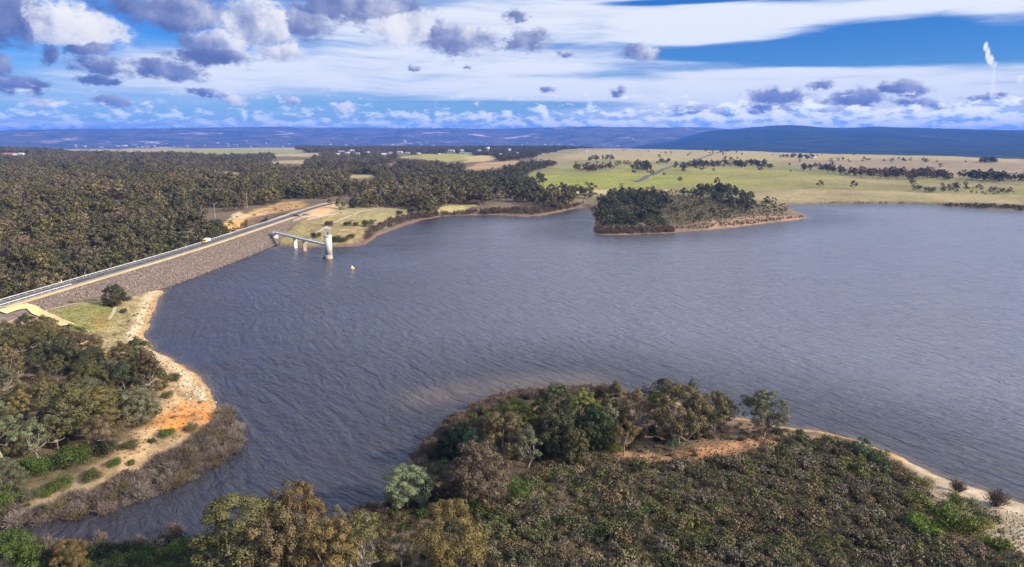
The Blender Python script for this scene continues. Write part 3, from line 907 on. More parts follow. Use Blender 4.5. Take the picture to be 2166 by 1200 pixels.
def scatter(name, coll, n_proto, P, rot, scl, tint=None, pick=None, parent=None):
    """one object of kind stuff: instances of a small family of meshes on listed points"""
    P = np.asarray(P, np.float32); n = len(P)
    me = bpy.data.meshes.new(name); me.vertices.add(n); me.vertices.foreach_set('co', P.ravel())
    def att(nm, typ, key, arr):
        a = me.attributes.new(nm, typ, 'POINT'); a.data.foreach_set(key, np.asarray(arr).ravel())
    att('rot', 'FLOAT_VECTOR', 'vector', np.asarray(rot, np.float32))
    att('scl', 'FLOAT_VECTOR', 'vector', np.asarray(scl, np.float32))
    att('pick', 'INT', 'value', (rng.integers(0, n_proto, n) if pick is None else np.asarray(pick)).astype(np.int32))
    if tint is not None: att('tint', 'FLOAT_VECTOR', 'vector', np.asarray(tint, np.float32))
    o = link(name, me, parent)
    if parent: o.matrix_parent_inverse = parent.matrix_basis.inverted()
    ng = bpy.data.node_groups.new(name+'_scatter', 'GeometryNodeTree')
    ng.interface.new_socket('Geometry', in_out='INPUT', socket_type='NodeSocketGeometry')
    ng.interface.new_socket('Geometry', in_out='OUTPUT', socket_type='NodeSocketGeometry')
    gi = ng.nodes.new('NodeGroupInput'); go = ng.nodes.new('NodeGroupOutput')
    ip = ng.nodes.new('GeometryNodeInstanceOnPoints'); ci = ng.nodes.new('GeometryNodeCollectionInfo')
    ci.inputs['Collection'].default_value = coll; ci.inputs['Separate Children'].default_value = True; ci.inputs['Reset Children'].default_value = True
    def na(nm, typ):
        q = ng.nodes.new('GeometryNodeInputNamedAttribute'); q.data_type = typ; q.inputs['Name'].default_value = nm
        return next(s for s in q.outputs if s.enabled)
    L = ng.links.new
    L(gi.outputs[0], ip.inputs['Points']); L(ci.outputs[0], ip.inputs['Instance'])
    ip.inputs['Pick Instance'].default_value = True
    L(na('pick', 'INT'), ip.inputs['Instance Index'])
    er = ng.nodes.new('FunctionNodeEulerToRotation'); L(na('rot', 'FLOAT_VECTOR'), er.inputs[0]); L(er.outputs[0], ip.inputs['Rotation'])
    L(na('scl', 'FLOAT_VECTOR'), ip.inputs['Scale']); L(ip.outputs[0], go.inputs[0])
    md = o.modifiers.new('scatter', 'NODES'); md.node_group = ng
    o['kind'] = 'stuff'
    return o


rock_c = proto_collection('stones', [rock_proto(k) for k in range(6)])
n = 60000
li = rng.uniform(0, len(dam_line)-1.001, n); i0 = li.astype(int); f_ = (li-i0)[:, None]
Pp = dam_line[i0]*(1-f_)+dam_line[i0+1]*f_
Tt = dam_line[i0+1]-dam_line[i0]; Tt /= np.linalg.norm(Tt, axis=1)[:, None]; Nn = np.stack([Tt[:, 1], -Tt[:, 0]], 1)
off = rng.uniform(5.8, 25.5, n)
Q = Pp+Nn*off[:, None]
zz = CREST_Z-np.maximum(off-6.0, 0)/2.5
ok = (zz > -.6) & (zz > ground(Q[:, 0], Q[:, 1])-.2) & (Q[:, 1] > 236)
Q, zz = Q[ok], zz[ok]; n = len(Q)
sc = rng.gamma(4, .040, n)+.10
scatter('riprap', rock_c, 6, np.c_[Q, zz+.04], rng.uniform(0, 6.28, (n, 3)), np.stack([sc, sc*rng.uniform(.7, 1.1, n), sc*.8], 1), parent=dam)

# guard rails: one along the outer edge, one short one by the near end of the road
def guard_rail(P, off, label, zbase):
    T = np.gradient(P, axis=0); T /= np.linalg.norm(T, axis=1)[:, None]
    Q = P+np.stack([T[:, 1], -T[:, 0]], 1)*off
    r = empty('guard_rail', (Q[0][0], Q[0][1], zbase), label, 'guard rail')
    bpy.context.view_layer.update()
    m = MB()
    for a, b_ in zip(Q[:-1], Q[1:]):
        d = b_-a; L_ = np.hypot(*d)
        m.box(((a[0]+b_[0])/2-Q[0][0], (a[1]+b_[1])/2-Q[0][1], .68), (.07, L_+.02, .32), math.atan2(d[1], d[0])-pi/2)
    m.build('rail', M_STEEL, r)
    pm = MB().box((0, 0, .36), (.14, .14, .72)).mesh('post', M_STEEL)
    for a in Q:
        o = link('post', pm, r); o.location = (a[0]-Q[0][0]-.12, a[1]-Q[0][1], 0)
    return r


guard_rail(DAMR[(DAMR[:, 1] > 225) & (DAMR[:, 1] < 540)], -5.6, 'long pale steel guard rail along the forest side of the dam road', CREST_Z)
guard_rail(DAMR[(DAMR[:, 1] > 205) & (DAMR[:, 1] < 275)], 0.8, 'short pale steel guard rail between the road and the gravel track', CREST_Z)

# ------------------------------------------------------------------ intake tower, footbridge, buoy
tx, ty = at(696, 547)
tower = empty('intake_tower', (tx, ty, 0), 'round pale concrete intake tower standing in the water off the dam', 'tower')
TH_ = height_to(tx, ty, 0, 498)
MB().lathe((0, 0, 0), [(1.98, -5), (1.98, 2.3)], 40).build('stained_foot', M_CONCSTAIN_SHADE, tower, True)
MB().lathe((0, 0, 0), [(1.98, 2.3), (1.98, TH_-.9)], 40).build('shaft', M_CONC, tower, True)
MB().lathe((0, 0, 0), [(2.0, TH_-.9), (2.3, TH_-.6), (2.3, TH_-.1), (2.25, TH_)], 32).build('deck', M_CONC, tower)
rl = MB()
for k in range(14):
    a = 2*pi*k/14; rl.tube((2.15*math.cos(a), 2.15*math.sin(a), TH_), (2.15*math.cos(a), 2.15*math.sin(a), TH_+1.1), .035, n=5)
    for hh_ in (.55, 1.1):
        b_ = 2*pi*(k+1)/14; rl.tube((2.15*math.cos(a), 2.15*math.sin(a), TH_+hh_), (2.15*math.cos(b_), 2.15*math.sin(b_), TH_+hh_), .03, n=5, caps=False)
rl.build('railing', M_STEEL, tower)
MT = height_to(tx, ty, 0, 483)
for sx in (-1, 1):
    for sy in (-1, 1):
        MB().box((sx*1.25, sy*1.25, (TH_+MT)/2), (.16, .16, MT-TH_)).build('hoist_post', M_STEEL, tower)
MB().box((0, 0, MT), (3.4, 3.2, .28)).box((0, 0, MT+.25), (2.9, 2.7, .22), taper=.3).build('hoist_roof', M_STEEL, tower)
MB().tube((0, 0, TH_+.2), (0, 0, TH_+1.5), .45).box((0, 0, TH_+1.7), (1.0, .7, .5)).build('winch', M_DARKSTEEL, tower)
ld = MB()
for s_ in (-.25, .25): ld.tube((-2.05, s_, 0), (-2.05, s_, TH_-.9), .03, n=5)
for k in range(int(TH_*1.6)): ld.tube((-2.05, -.25, .4+k*.55), (-2.05, .25, .4+k*.55), .02, n=4)
ld.build('ladder', M_STEEL, tower)
MB().tube((-2.75, -.3, -.4), (-2.75, -.3, 1.0), .5).build('fender', M_RUBBER, tower)

bz0, bz1 = 6.4, 7.7
bx0, by0 = at(582, 491, 6.4)
L2 = math.hypot(tx-bx0, ty-by0)-2.2
brz = math.atan2(ty-by0, tx-bx0)
bridge = empty('footbridge', (bx0, by0, 0), 'pale steel footbridge from the dam out to the intake tower', 'footbridge', rz=brz)
slope = (bz1-bz0)/L2
zb = lambda s_: bz0+slope*s_
dk = MB(); nseg = 12
for k in range(nseg):
    s0 = L2*k/nseg; dk.box((s0+L2/nseg/2, 0, zb(s0+L2/nseg/2)), (L2/nseg+.01, 1.6, .16))
dk.build('deck', M_CONC, bridge)
for side in (-1, 1):
    gd = MB(); tr = MB(); nn_ = 24
    for k in range(nn_):
        a, b_ = L2*k/nn_, L2*(k+1)/nn_; yy = side*.86
        gd.box(((a+b_)/2, yy, zb((a+b_)/2)-.52), (b_-a+.01, .14, .95))
        tr.tube((a, yy, zb(a)+1.15), (b_, yy, zb(b_)+1.15), .05, n=5, caps=False)
        tr.tube((a, yy, zb(a)+.6), (b_, yy, zb(b_)+.6), .035, n=5, caps=False)
        tr.tube((a, yy, zb(a)-.1), (a, yy, zb(a)+1.15), .05, n=5)
    gd.build('girder', M_STEEL, bridge); tr.build('handrail', M_STEEL, bridge)
for s_ in (.42, .60):
    z_ = zb(L2*s_)-1.0
    MB().box((L2*s_, 0, (z_-.5-5)/2), (1.0, 2.0, z_-.5+5)).box((L2*s_, 0, z_-.25), (1.2, 2.4, .5)).build('pier', M_CONC if s_ < .5 else M_CONCSTAIN_SHADE, bridge)  # farther pier takes the darker concrete for the shade it stands in
MB().box((-1.5, 0, bz0-2.2), (4.0, 3.4, 4.0)).build('abutment', M_CONC, bridge)

bx, by = at(745, 568)
buoy = empty('buoy', (bx, by, 0), 'small orange and yellow buoy floating near the intake tower', 'buoy')
buoy.scale = (.78, .78, .78)
MB().lathe((0, 0, 0), [(.7, -.5), (1.35, -.25), (1.5, .1), (1.3, .55), (.75, .8)], 20).build('float', mat_noise('orange_plastic', (0.62, 0.30, 0.06), (0.75, 0.42, 0.12), 1.0, 0.5), buoy, True)
MB().lathe((0, 0, 0), [(.5, .8), (.35, 1.4), (.16, 1.9)], 12).build('marker', M_WHITEP, buoy)
rg = MB()
for k in range(12):
    a, b_ = 2*pi*k/12, 2*pi*(k+1)/12
    rg.tube((1.52*math.cos(a), 1.52*math.sin(a), .12), (1.52*math.cos(b_), 1.52*math.sin(b_), .12), .06, n=5, caps=False)
rg.build('rope_ring', M_YELLOW, buoy)

# ------------------------------------------------------------------ vehicles and poles
def wheels(root, xs, half, r):
    me = MB().tube((0, -.12, 0), (0, .12, 0), r, n=16).mesh('tyre', M_RUBBER)
    rm = MB().tube((0, -.13, 0), (0, .13, 0), r*.55, n=12).mesh('rim', M_STEEL)
    for x_ in xs:
        for s_ in (-1, 1):
            w_ = link('wheel', me, root); w_.location = (x_, s_*half, r)
            k_ = link('rim', rm, w_)


def car(loc, rz, paint_, label):
    r = empty('parked_car', loc, label, 'car', rz=rz)
    MB().prism([(-2.3, .45), (2.25, .45), (2.35, .75), (2.2, 1.0), (1.1, 1.12), (.35, 1.75), (-1.9, 1.78), (-2.3, 1.1)], -.9, .9).build('body', paint_, r)
    MB().prism([(.98, 1.14), (.36, 1.68), (.30, 1.68), (.9, 1.12)], -.8, .8).build('windscreen', M_GLASS, r)
    for s_ in (-.905, .905):
        MB().prism([(-1.8, 1.16), (.75, 1.16), (.25, 1.62), (-1.75, 1.66)], s_-.01, s_+.01).build('side_window', M_GLASS, r)
    for s_ in (-.62, .62):
        MB().box((2.28, s_, .82), (.12, .36, .18)).build('headlight', M_WHITEP, r)
    MB().box((-.7, 0, 1.82), (1.9, 1.5, .08)).build('roof_rack', M_DARKSTEEL, r)
    wheels(r, (-1.45, 1.45), .82, .38)
    return r


cx, cy, cz_ = gat(627, 459)
car((cx, cy, cz_+.05), R(10), M_BLACKP, 'black wagon parked on the pale gravel by the far end of the dam')
qx, qy, qz = gat(648, 456)
tr_ = empty('trailer', (qx, qy, qz+.05), 'low dark trailer standing behind the black wagon', 'trailer', rz=R(8))
MB().box((0, 0, .62), (4.6, 1.9, .14)).box((2.9, 0, .55), (1.4, .12, .1)).build('bed', M_DARKSTEEL, tr_)
for s_ in (-.95, .95): MB().box((0, s_, .9), (4.6, .06, .45)).build('side_board', M_DARKSTEEL, tr_)
wheels(tr_, (-.4,), .85, .34)

vx, vy = at(437, 513.0, CREST_Z)
trk = empty('truck', (vx, vy, CREST_Z+.02), 'small truck with yellow cab and white tray body on the dam road', 'truck', rz=-pi/2+R(2))
MB().box((0, 0, .62), (5.9, .9, .22)).build('chassis', M_DARKSTEEL, trk)
MB().prism([(1.95, .5), (3.1, .5), (3.15, 1.25), (2.85, 2.0), (1.95, 2.05)], -.98, .98).build('cab', M_YELLOW, trk)
MB().prism([(3.145, 1.3), (2.9, 2.05), (2.94, 2.05), (3.18, 1.3)], -.85, .85).build('windscreen', M_GLASS, trk)
for s_ in (-.985, .985): MB().prism([(2.1, 1.35), (2.9, 1.35), (2.7, 1.9), (2.1, 1.9)], s_-.01, s_+.01).build('side_window', M_GLASS, trk)
MB().box((-.75, 0, .82), (5.2, 2.1, .16)).build('tray', M_WHITEP, trk)
for s_ in (-1.03, 1.03): MB().box((-.75, s_, 1.5), (5.2, .06, 1.3)).build('side_panel', M_WHITEP, trk)
MB().box((1.88, 0, 1.55), (.06, 2.0, 1.5)).build('headboard', M_WHITEP, trk)
MB().box((-3.3, 0, 1.5), (.06, 2.0, 1.2)).build('tailgate', M_WHITEP, trk)
wheels(trk, (-2.0, 2.3), .9, .42)


def pole(px, py, top, label):
    x_, y_, z_ = gat(px, py); h_ = height_to(x_, y_, z_, top)
    r = empty('power_pole', (x_, y_, z_), label, 'power pole')
    MB().tube((0, 0, -.3), (0, 0, h_), .22, .15).build('post', M_TIMBER, r)
    MB().box((0, 0, h_-.8), (2.6, .16, .16)).build('crossarm', M_TIMBER, r)
    for s_ in (-1.1, 0, 1.1): MB().tube((s_, 0, h_-.72), (s_, 0, h_-.4), .08).build('insulator', M_WHITEP, r)


pole(456, 470, 430, 'pale power pole standing among trees left of the clay cutting')
pole(523, 440, 408, 'pale power pole in the forest above the clay cutting')
for a_, b_, lb in ((286, 556, 'white reflector post beside the outer edge of the dam road'), (130, 597, 'white reflector post beside the dam road near its left end')):
    x_, y_ = at(a_, b_, CREST_Z)
    r = empty('reflector_post', (x_, y_, CREST_Z), lb, 'post')
    MB().box((0, 0, .55), (.3, .14, 1.1)).build('post', M_WHITEP, r); MB().box((.0, -.075, .9), (.2, .02, .2)).build('reflector', M_YELLOW, r)
# ------------------------------------------------------------------ vegetation: materials and prototype meshes
def mat_leaf(name, soft=0.14):
    m, nt, b = mat_new(name)
    t = ATTR(nt, 'tint', 'INSTANCER', 'Color')
    v = ATTR(nt, 'var', out='Fac')
    oi = nt.nodes.new('ShaderNodeObjectInfo')
    rnd = X(nt, oi.outputs['Random'])
    c = MIX(nt, 1.0, t, RAMP(nt, v, [(0.0, (.58, .60, .62)), (0.55, (1, 1, 1)), (1.0, (1.55, 1.48, 1.30))]), 'MULTIPLY')
    hs = nt.nodes.new('ShaderNodeHueSaturation')
    nt.links.new(c.s, hs.inputs['Color'])
    put(nt, hs.inputs['Hue'], rnd*0.034+0.483)
    put(nt, hs.inputs['Value'], M(nt, 'FRACT', rnd*7.31)*0.45+0.78)
    nt.links.new(hs.outputs[0], b.inputs['Base Color'])
    b.inputs['Roughness'].default_value = 0.55
    b.inputs['Specular IOR Level'].default_value = 0.25
    tr = nt.nodes.new('ShaderNodeBsdfTranslucent'); nt.links.new(hs.outputs[0], tr.inputs['Color'])
    mx = nt.nodes.new('ShaderNodeMixShader'); mx.inputs[0].default_value = soft
    out = next(n for n in nt.nodes if n.type == 'OUTPUT_MATERIAL')
    nt.links.new(b.outputs[0], mx.inputs[1]); nt.links.new(tr.outputs[0], mx.inputs[2]); nt.links.new(mx.outputs[0], out.inputs['Surface'])
    return m


M_LEAF = mat_leaf('leaves')
M_TWIG = mat_leaf('dry_twigs', 0.05)
M_BARK = mat_noise('pale_bark', (0.13, 0.11, 0.09), (0.30, 0.265, 0.225), 0.9, 0.9)
M_DBARK = mat_noise('dark_bark', (0.07, 0.058, 0.048), (0.15, 0.125, 0.10), 0.9, 0.9)


def unit(v): return v/np.maximum(np.linalg.norm(v, axis=-1, keepdims=True), 1e-9)


def cards(P, N, size, r_, aspect=0.62):
    """small leaf sprays: one bent quad each"""
    n = len(P)
    t = unit(np.cross(N, r_.normal(size=(n, 3)))); u = np.cross(N, t)
    s = (size*r_.uniform(.65, 1.35, n))[:, None]
    a = t*s*.5; b = u*s*.5*aspect; k = N*s*.10
    V = np.stack([P-a-b*.5, P-a*.1-b+k, P+a+b*.2, P+a*.05+b+k], 1).reshape(-1, 3)
    return V, np.arange(4*n).reshape(n, 4)


def tubes(segs, n=6):
    V, F, c = [], [], 0
    for a, b, r0, r1 in segs:
        a, b = np.asarray(a, float), np.asarray(b, float); d = unit(b-a)
        u = unit(np.cross(d, [0.3, 1, .1] if abs(d[2]) > .8 else [0, 0, 1])); v = np.cross(d, u)
        an = np.arange(n)*2*pi/n; ring = np.cos(an)[:, None]*u+np.sin(an)[:, None]*v
        V += [a+ring*r0, b+ring*r1]
        i = np.arange(n); F.append(np.stack([c+i, c+(i+1) % n, c+n+(i+1) % n, c+n+i], 1)); c += 2*n
    return np.concatenate(V), np.concatenate(F)


def gum_shape(seed, H=10.0, Rc=4.0, base=.42, nclump=26, ncards=120, size=.42, flat=.62, spread=1.0, dome=False, sparse=1.0, limbs=7, cr=(.24, .40)):
    """trunk with limbs, and a crown of separate leaf clumps with gaps; returns trunk V,F and crown V,F,var"""
    r_ = np.random.default_rng(seed)
    hc = H*base; ch = H-hc
    cl = []
    for k in range(nclump):
        for _ in range(40):
            a = r_.uniform(0, 2*pi); zz = r_.uniform(0.0, 1.0)
            prof = math.sqrt(max(0.0, 1-(2*zz-1)**2*.9)) if dome else math.sin(min(1.0, .22+zz*.86)*pi)**.55*(1.0 if zz < .55 else 1-(zz-.55)*.95)
            rad = Rc*prof*spread*(r_.uniform(.25, 1.0)**.55)
            c = np.array([rad*math.cos(a), rad*math.sin(a), hc+zz*ch*.9+r_.normal()*.02*ch])
            if all(np.linalg.norm((c-o[0])/np.array([1, 1, .8])) > .62*(o[1]) for o in cl): break
        cl.append((c, Rc*r_.uniform(*cr)))
    # trunk and limbs
    lean = r_.normal(size=2)*.05*H
    fork = np.array([lean[0], lean[1], hc*r_.uniform(.55, .85)])
    r0 = .017*H
    segs = [((0, 0, -.4), fork*np.array([.4, .4, .5]), r0*1.25, r0), (fork*np.array([.4, .4, .5]), fork, r0, r0*.82)]
    order = sorted(range(nclump), key=lambda k: -np.linalg.norm(cl[k][0][:2])+r_.uniform(0, Rc))
    for k in order[:limbs]:
        c = cl[k][0]; mid = fork*.45+c*.55+np.array([0, 0, -.06*H])+r_.normal(size=3)*.04*H
        segs += [(fork, mid, r0*.62, r0*.36), (mid, c, r0*.36, r0*.10)]
        if k+1 < nclump: segs.append((mid, cl[(k+3) % nclump][0]*.5+mid*.5, r0*.25, r0*.08))
    TV, TF = tubes(segs)
    CV, CF, VAR, c0 = [], [], [], 0
    cen = np.array([0, 0, hc+ch*.35])
    for c, r in cl:
        n = int(ncards*sparse*r_.uniform(.7, 1.3))
        d = unit(r_.normal(size=(n, 3))+np.array([0, 0, .35])+unit((c-cen)[None])*.35)
        P = c+d*(r*r_.uniform(.45, 1.05, n)[:, None]**.6)*np.array([1, 1, flat+.12])
        N = unit(d+r_.normal(size=(n, 3))*.28)
        V, F = cards(P, N, np.full(n, size), r_)
        CV.append(V); CF.append(F+c0); c0 += len(V)
        VAR.append(np.clip(r_.normal(.5, .17, n)+r_.normal()*.10, 0, 1))
    return TV, TF, np.concatenate(CV), np.concatenate(CF), np.concatenate(VAR)


def set_var(me, var):
    a = me.attributes.new('var', 'FLOAT', 'FACE'); a.data.foreach_set('value', var.astype(np.float32))


def gum_pair(seed, dark=False, **k):
    TV, TF, CV, CF, var = gum_shape(seed, **k)
    t = np_mesh('trunk', TV, TF, True); t.materials.append(M_DBARK if dark else M_BARK)
    c = np_mesh('crown', CV, CF); c.materials.append(M_LEAF); set_var(c, var)
    return t, c


def gum_joined(seed, dark=False, **k):
    TV, TF, CV, CF, var = gum_shape(seed, **k)
    me = np_mesh('tree', np.concatenate([TV, CV]), np.concatenate([TF, CF+len(TV)]))
    me.materials.append(M_DBARK if dark else M_BARK); me.materials.append(M_LEAF)
    me.polygons.foreach_set('material_index', np.r_[np.zeros(len(TF)), np.ones(len(CF))].astype(np.int32))
    set_var(me, np.r_[np.full(len(TF), .5), var])
    return me


def bush_mesh(seed, name='shrub', n=420, size=.20, h=1.0, lumps=7, mat=None, up=.5):
    """unit shrub: radius about 1, height h"""
    r_ = np.random.default_rng(seed)
    V_, F_, W_, c0 = [], [], [], 0
    L_ = [(np.array([0, 0, h*.45]), .62)]+[(np.array([math.cos(a)*q, math.sin(a)*q, h*r_.uniform(.25, .72)]), r_.uniform(.26, .46)) for a, q in zip(r_.uniform(0, 6.28, lumps), r_.uniform(.35, .78, lumps))]
    for c, r in L_:
        m_ = max(12, int(n/len(L_)*(r/.38)**1.6))
        d = unit(r_.normal(size=(m_, 3))+np.array([0, 0, up]))
        P = c+d*r*r_.uniform(.55, 1.08, m_)[:, None]*np.array([1, 1, .9]); P[:, 2] = np.maximum(P[:, 2], .02)
        N = unit(d+r_.normal(size=(m_, 3))*.42)
        V, F = cards(P, N, np.full(m_, size), r_)
        V_.append(V); F_.append(F+c0); c0 += len(V); W_.append(np.clip(r_.normal(.5, .2, m_)+r_.normal()*.1, 0, 1))
    me = np_mesh(name, np.concatenate(V_), np.concatenate(F_)); me.materials.append(mat or M_LEAF); set_var(me, np.concatenate(W_))
    return me


def twig_mesh(seed, name='dry_shrub', n=900, h=1.2):
    """unit bare shrub: fine forked stems"""
    r_ = np.random.default_rng(seed)
    k = n//6
    a = r_.uniform(0, 2*pi, k); tilt = r_.uniform(.1, 1.05, k)
    D = np.stack([np.cos(a)*np.sin(tilt), np.sin(a)*np.sin(tilt), np.cos(tilt)], 1)
    L = h*r_.uniform(.6, 1.05, k)[:, None]
    B = np.stack([np.cos(a)*.25*r_.random(k), np.sin(a)*.25*r_.random(k), np.zeros(k)], 1)
    T = B+D*L
    A0, A1, W0 = [B], [T], [np.full(k, .013)]
    for _ in range(5):
        f = r_.uniform(.35, .95, k)[:, None]; S0 = B+D*L*f
        d = unit(D+r_.normal(size=(k, 3))*.8)
        A0.append(S0); A1.append(S0+d*L*r_.uniform(.22, .5, k)[:, None]); W0.append(np.full(k, .014))
    A0, A1, W0 = np.concatenate(A0), np.concatenate(A1), np.concatenate(W0)
    d = unit(A1-A0); s = unit(np.cross(d, r_.normal(size=d.shape)))*W0[:, None]
    V = np.stack([A0-s, A0+s, A1+s*.8, A1-s*.8], 1).reshape(-1, 3)
    me = np_mesh(name, V, np.arange(len(V)).reshape(-1, 4)); me.materials.append(M_TWIG); set_var(me, np.clip(r_.normal(.5, .22, len(A0)), 0, 1))
    return me


# crowns close to the camera are built of small sprays, far ones of larger ones
NEARK = dict(size=.25, cr=(.15, .27))
SPEC = dict(
    spreading=dict(H=11, Rc=5.0, base=.34, nclump=62, ncards=200, flat=.62, limbs=14, **NEARK),
    round=dict(H=11, Rc=4.6, base=.12, nclump=84, ncards=210, flat=.75, dome=True, limbs=10, **NEARK),
    tall=dict(H=14, Rc=3.6, base=.40, nclump=54, ncards=170, flat=.65, limbs=12, **NEARK),
    open=dict(H=11, Rc=4.4, base=.36, nclump=44, ncards=135, flat=.55, sparse=.85, limbs=16, **NEARK),
    shade=dict(H=11, Rc=4.6, base=.30, nclump=80, ncards=190, flat=.7, dome=True, limbs=14, **NEARK),
    slender=dict(H=12, Rc=2.5, base=.28, nclump=44, ncards=90, flat=.8, limbs=8, size=.24, cr=(.2, .34)),
    umbrella=dict(H=10, Rc=5.2, base=.52, nclump=52, ncards=180, flat=.48, limbs=16, **NEARK),
    dense=dict(H=9, Rc=4.4, base=.05, nclump=96, ncards=190, flat=.8, dome=True, limbs=8, **NEARK))
PAIR = {}
for i, (k, s) in enumerate(SPEC.items()):
    PAIR[k] = [gum_pair(100+i*7+j, dark=(k in ('dense',)), **s) for j in range(2)]
MIDP = [gum_pair(300+j, H=12, Rc=4.0+.5*(j % 3), base=(.42, .30, .5)[j % 3], nclump=30, ncards=34, size=.66, flat=.6, limbs=8, cr=(.18, .32)) for j in range(6)]
far_c = proto_collection('far_trees', [gum_joined(400+j, dark=j % 3 == 0, H=11, Rc=3.9+.6*(j % 3), base=(.40, .28, .15)[j % 3], nclump=18, ncards=28, size=.98, flat=.62, limbs=4, dome=j % 3 == 2) for j in range(7)])
NFAR = 7

TINT = dict(olive=(.098, .088, .034), brown=(.122, .092, .046), golden=(.145, .110, .037), grey=(.118, .116, .068), dark=(.054, .060, .028), deep=(.034, .050, .018), pale=(.150, .165, .088),
            bright=(.062, .095, .018), yellow=(.115, .125, .026), bluegreen=(.075, .125, .070), heathbrown=(.110, .090, .054), heathgrey=(.118, .101, .070), heathgreen=(.082, .086, .032),
            dry=(.118, .093, .080), drygrey=(.165, .142, .126), straw=(.230, .190, .100), sage=(.150, .150, .085), rust=(.120, .088, .068), lemon=(.10, .135, .018))
N_TREES = [0]


def plant_tree(loc, pair, sc, rz, tint, label, group, name='gum_tree', cat='tree'):
    r = empty(name, loc, label, cat, group, rz)
    r.scale = sc
    t = link('trunk', pair[0], r); c = link('crown', pair[1], r)
    c['tint'] = [float(q) for q in tint]
    N_TREES[0] += 1
    return r


def tree_at(px, py, top, wpx, kind, tint, label, group=None, v=0, name='gum_tree'):
    x, y, z = gat(px, py)
    h = height_to(x, y, z, top)
    dist = math.hypot(math.hypot(x, y), CAM_H-z-h*.5)
    rad = wpx/2*dist/FPX
    s = SPEC[kind]
    j = random.random()*6.28
    tn = np.array(TINT[tint])*np.random.default_rng(int(px*7+py)).uniform(.88, 1.12)
    return plant_tree((x, y, z-.1), PAIR[kind][v % 2], (rad/s['Rc']/1.08, rad/s['Rc']/1.08, h/s['H']), j, tn, label, group, name)


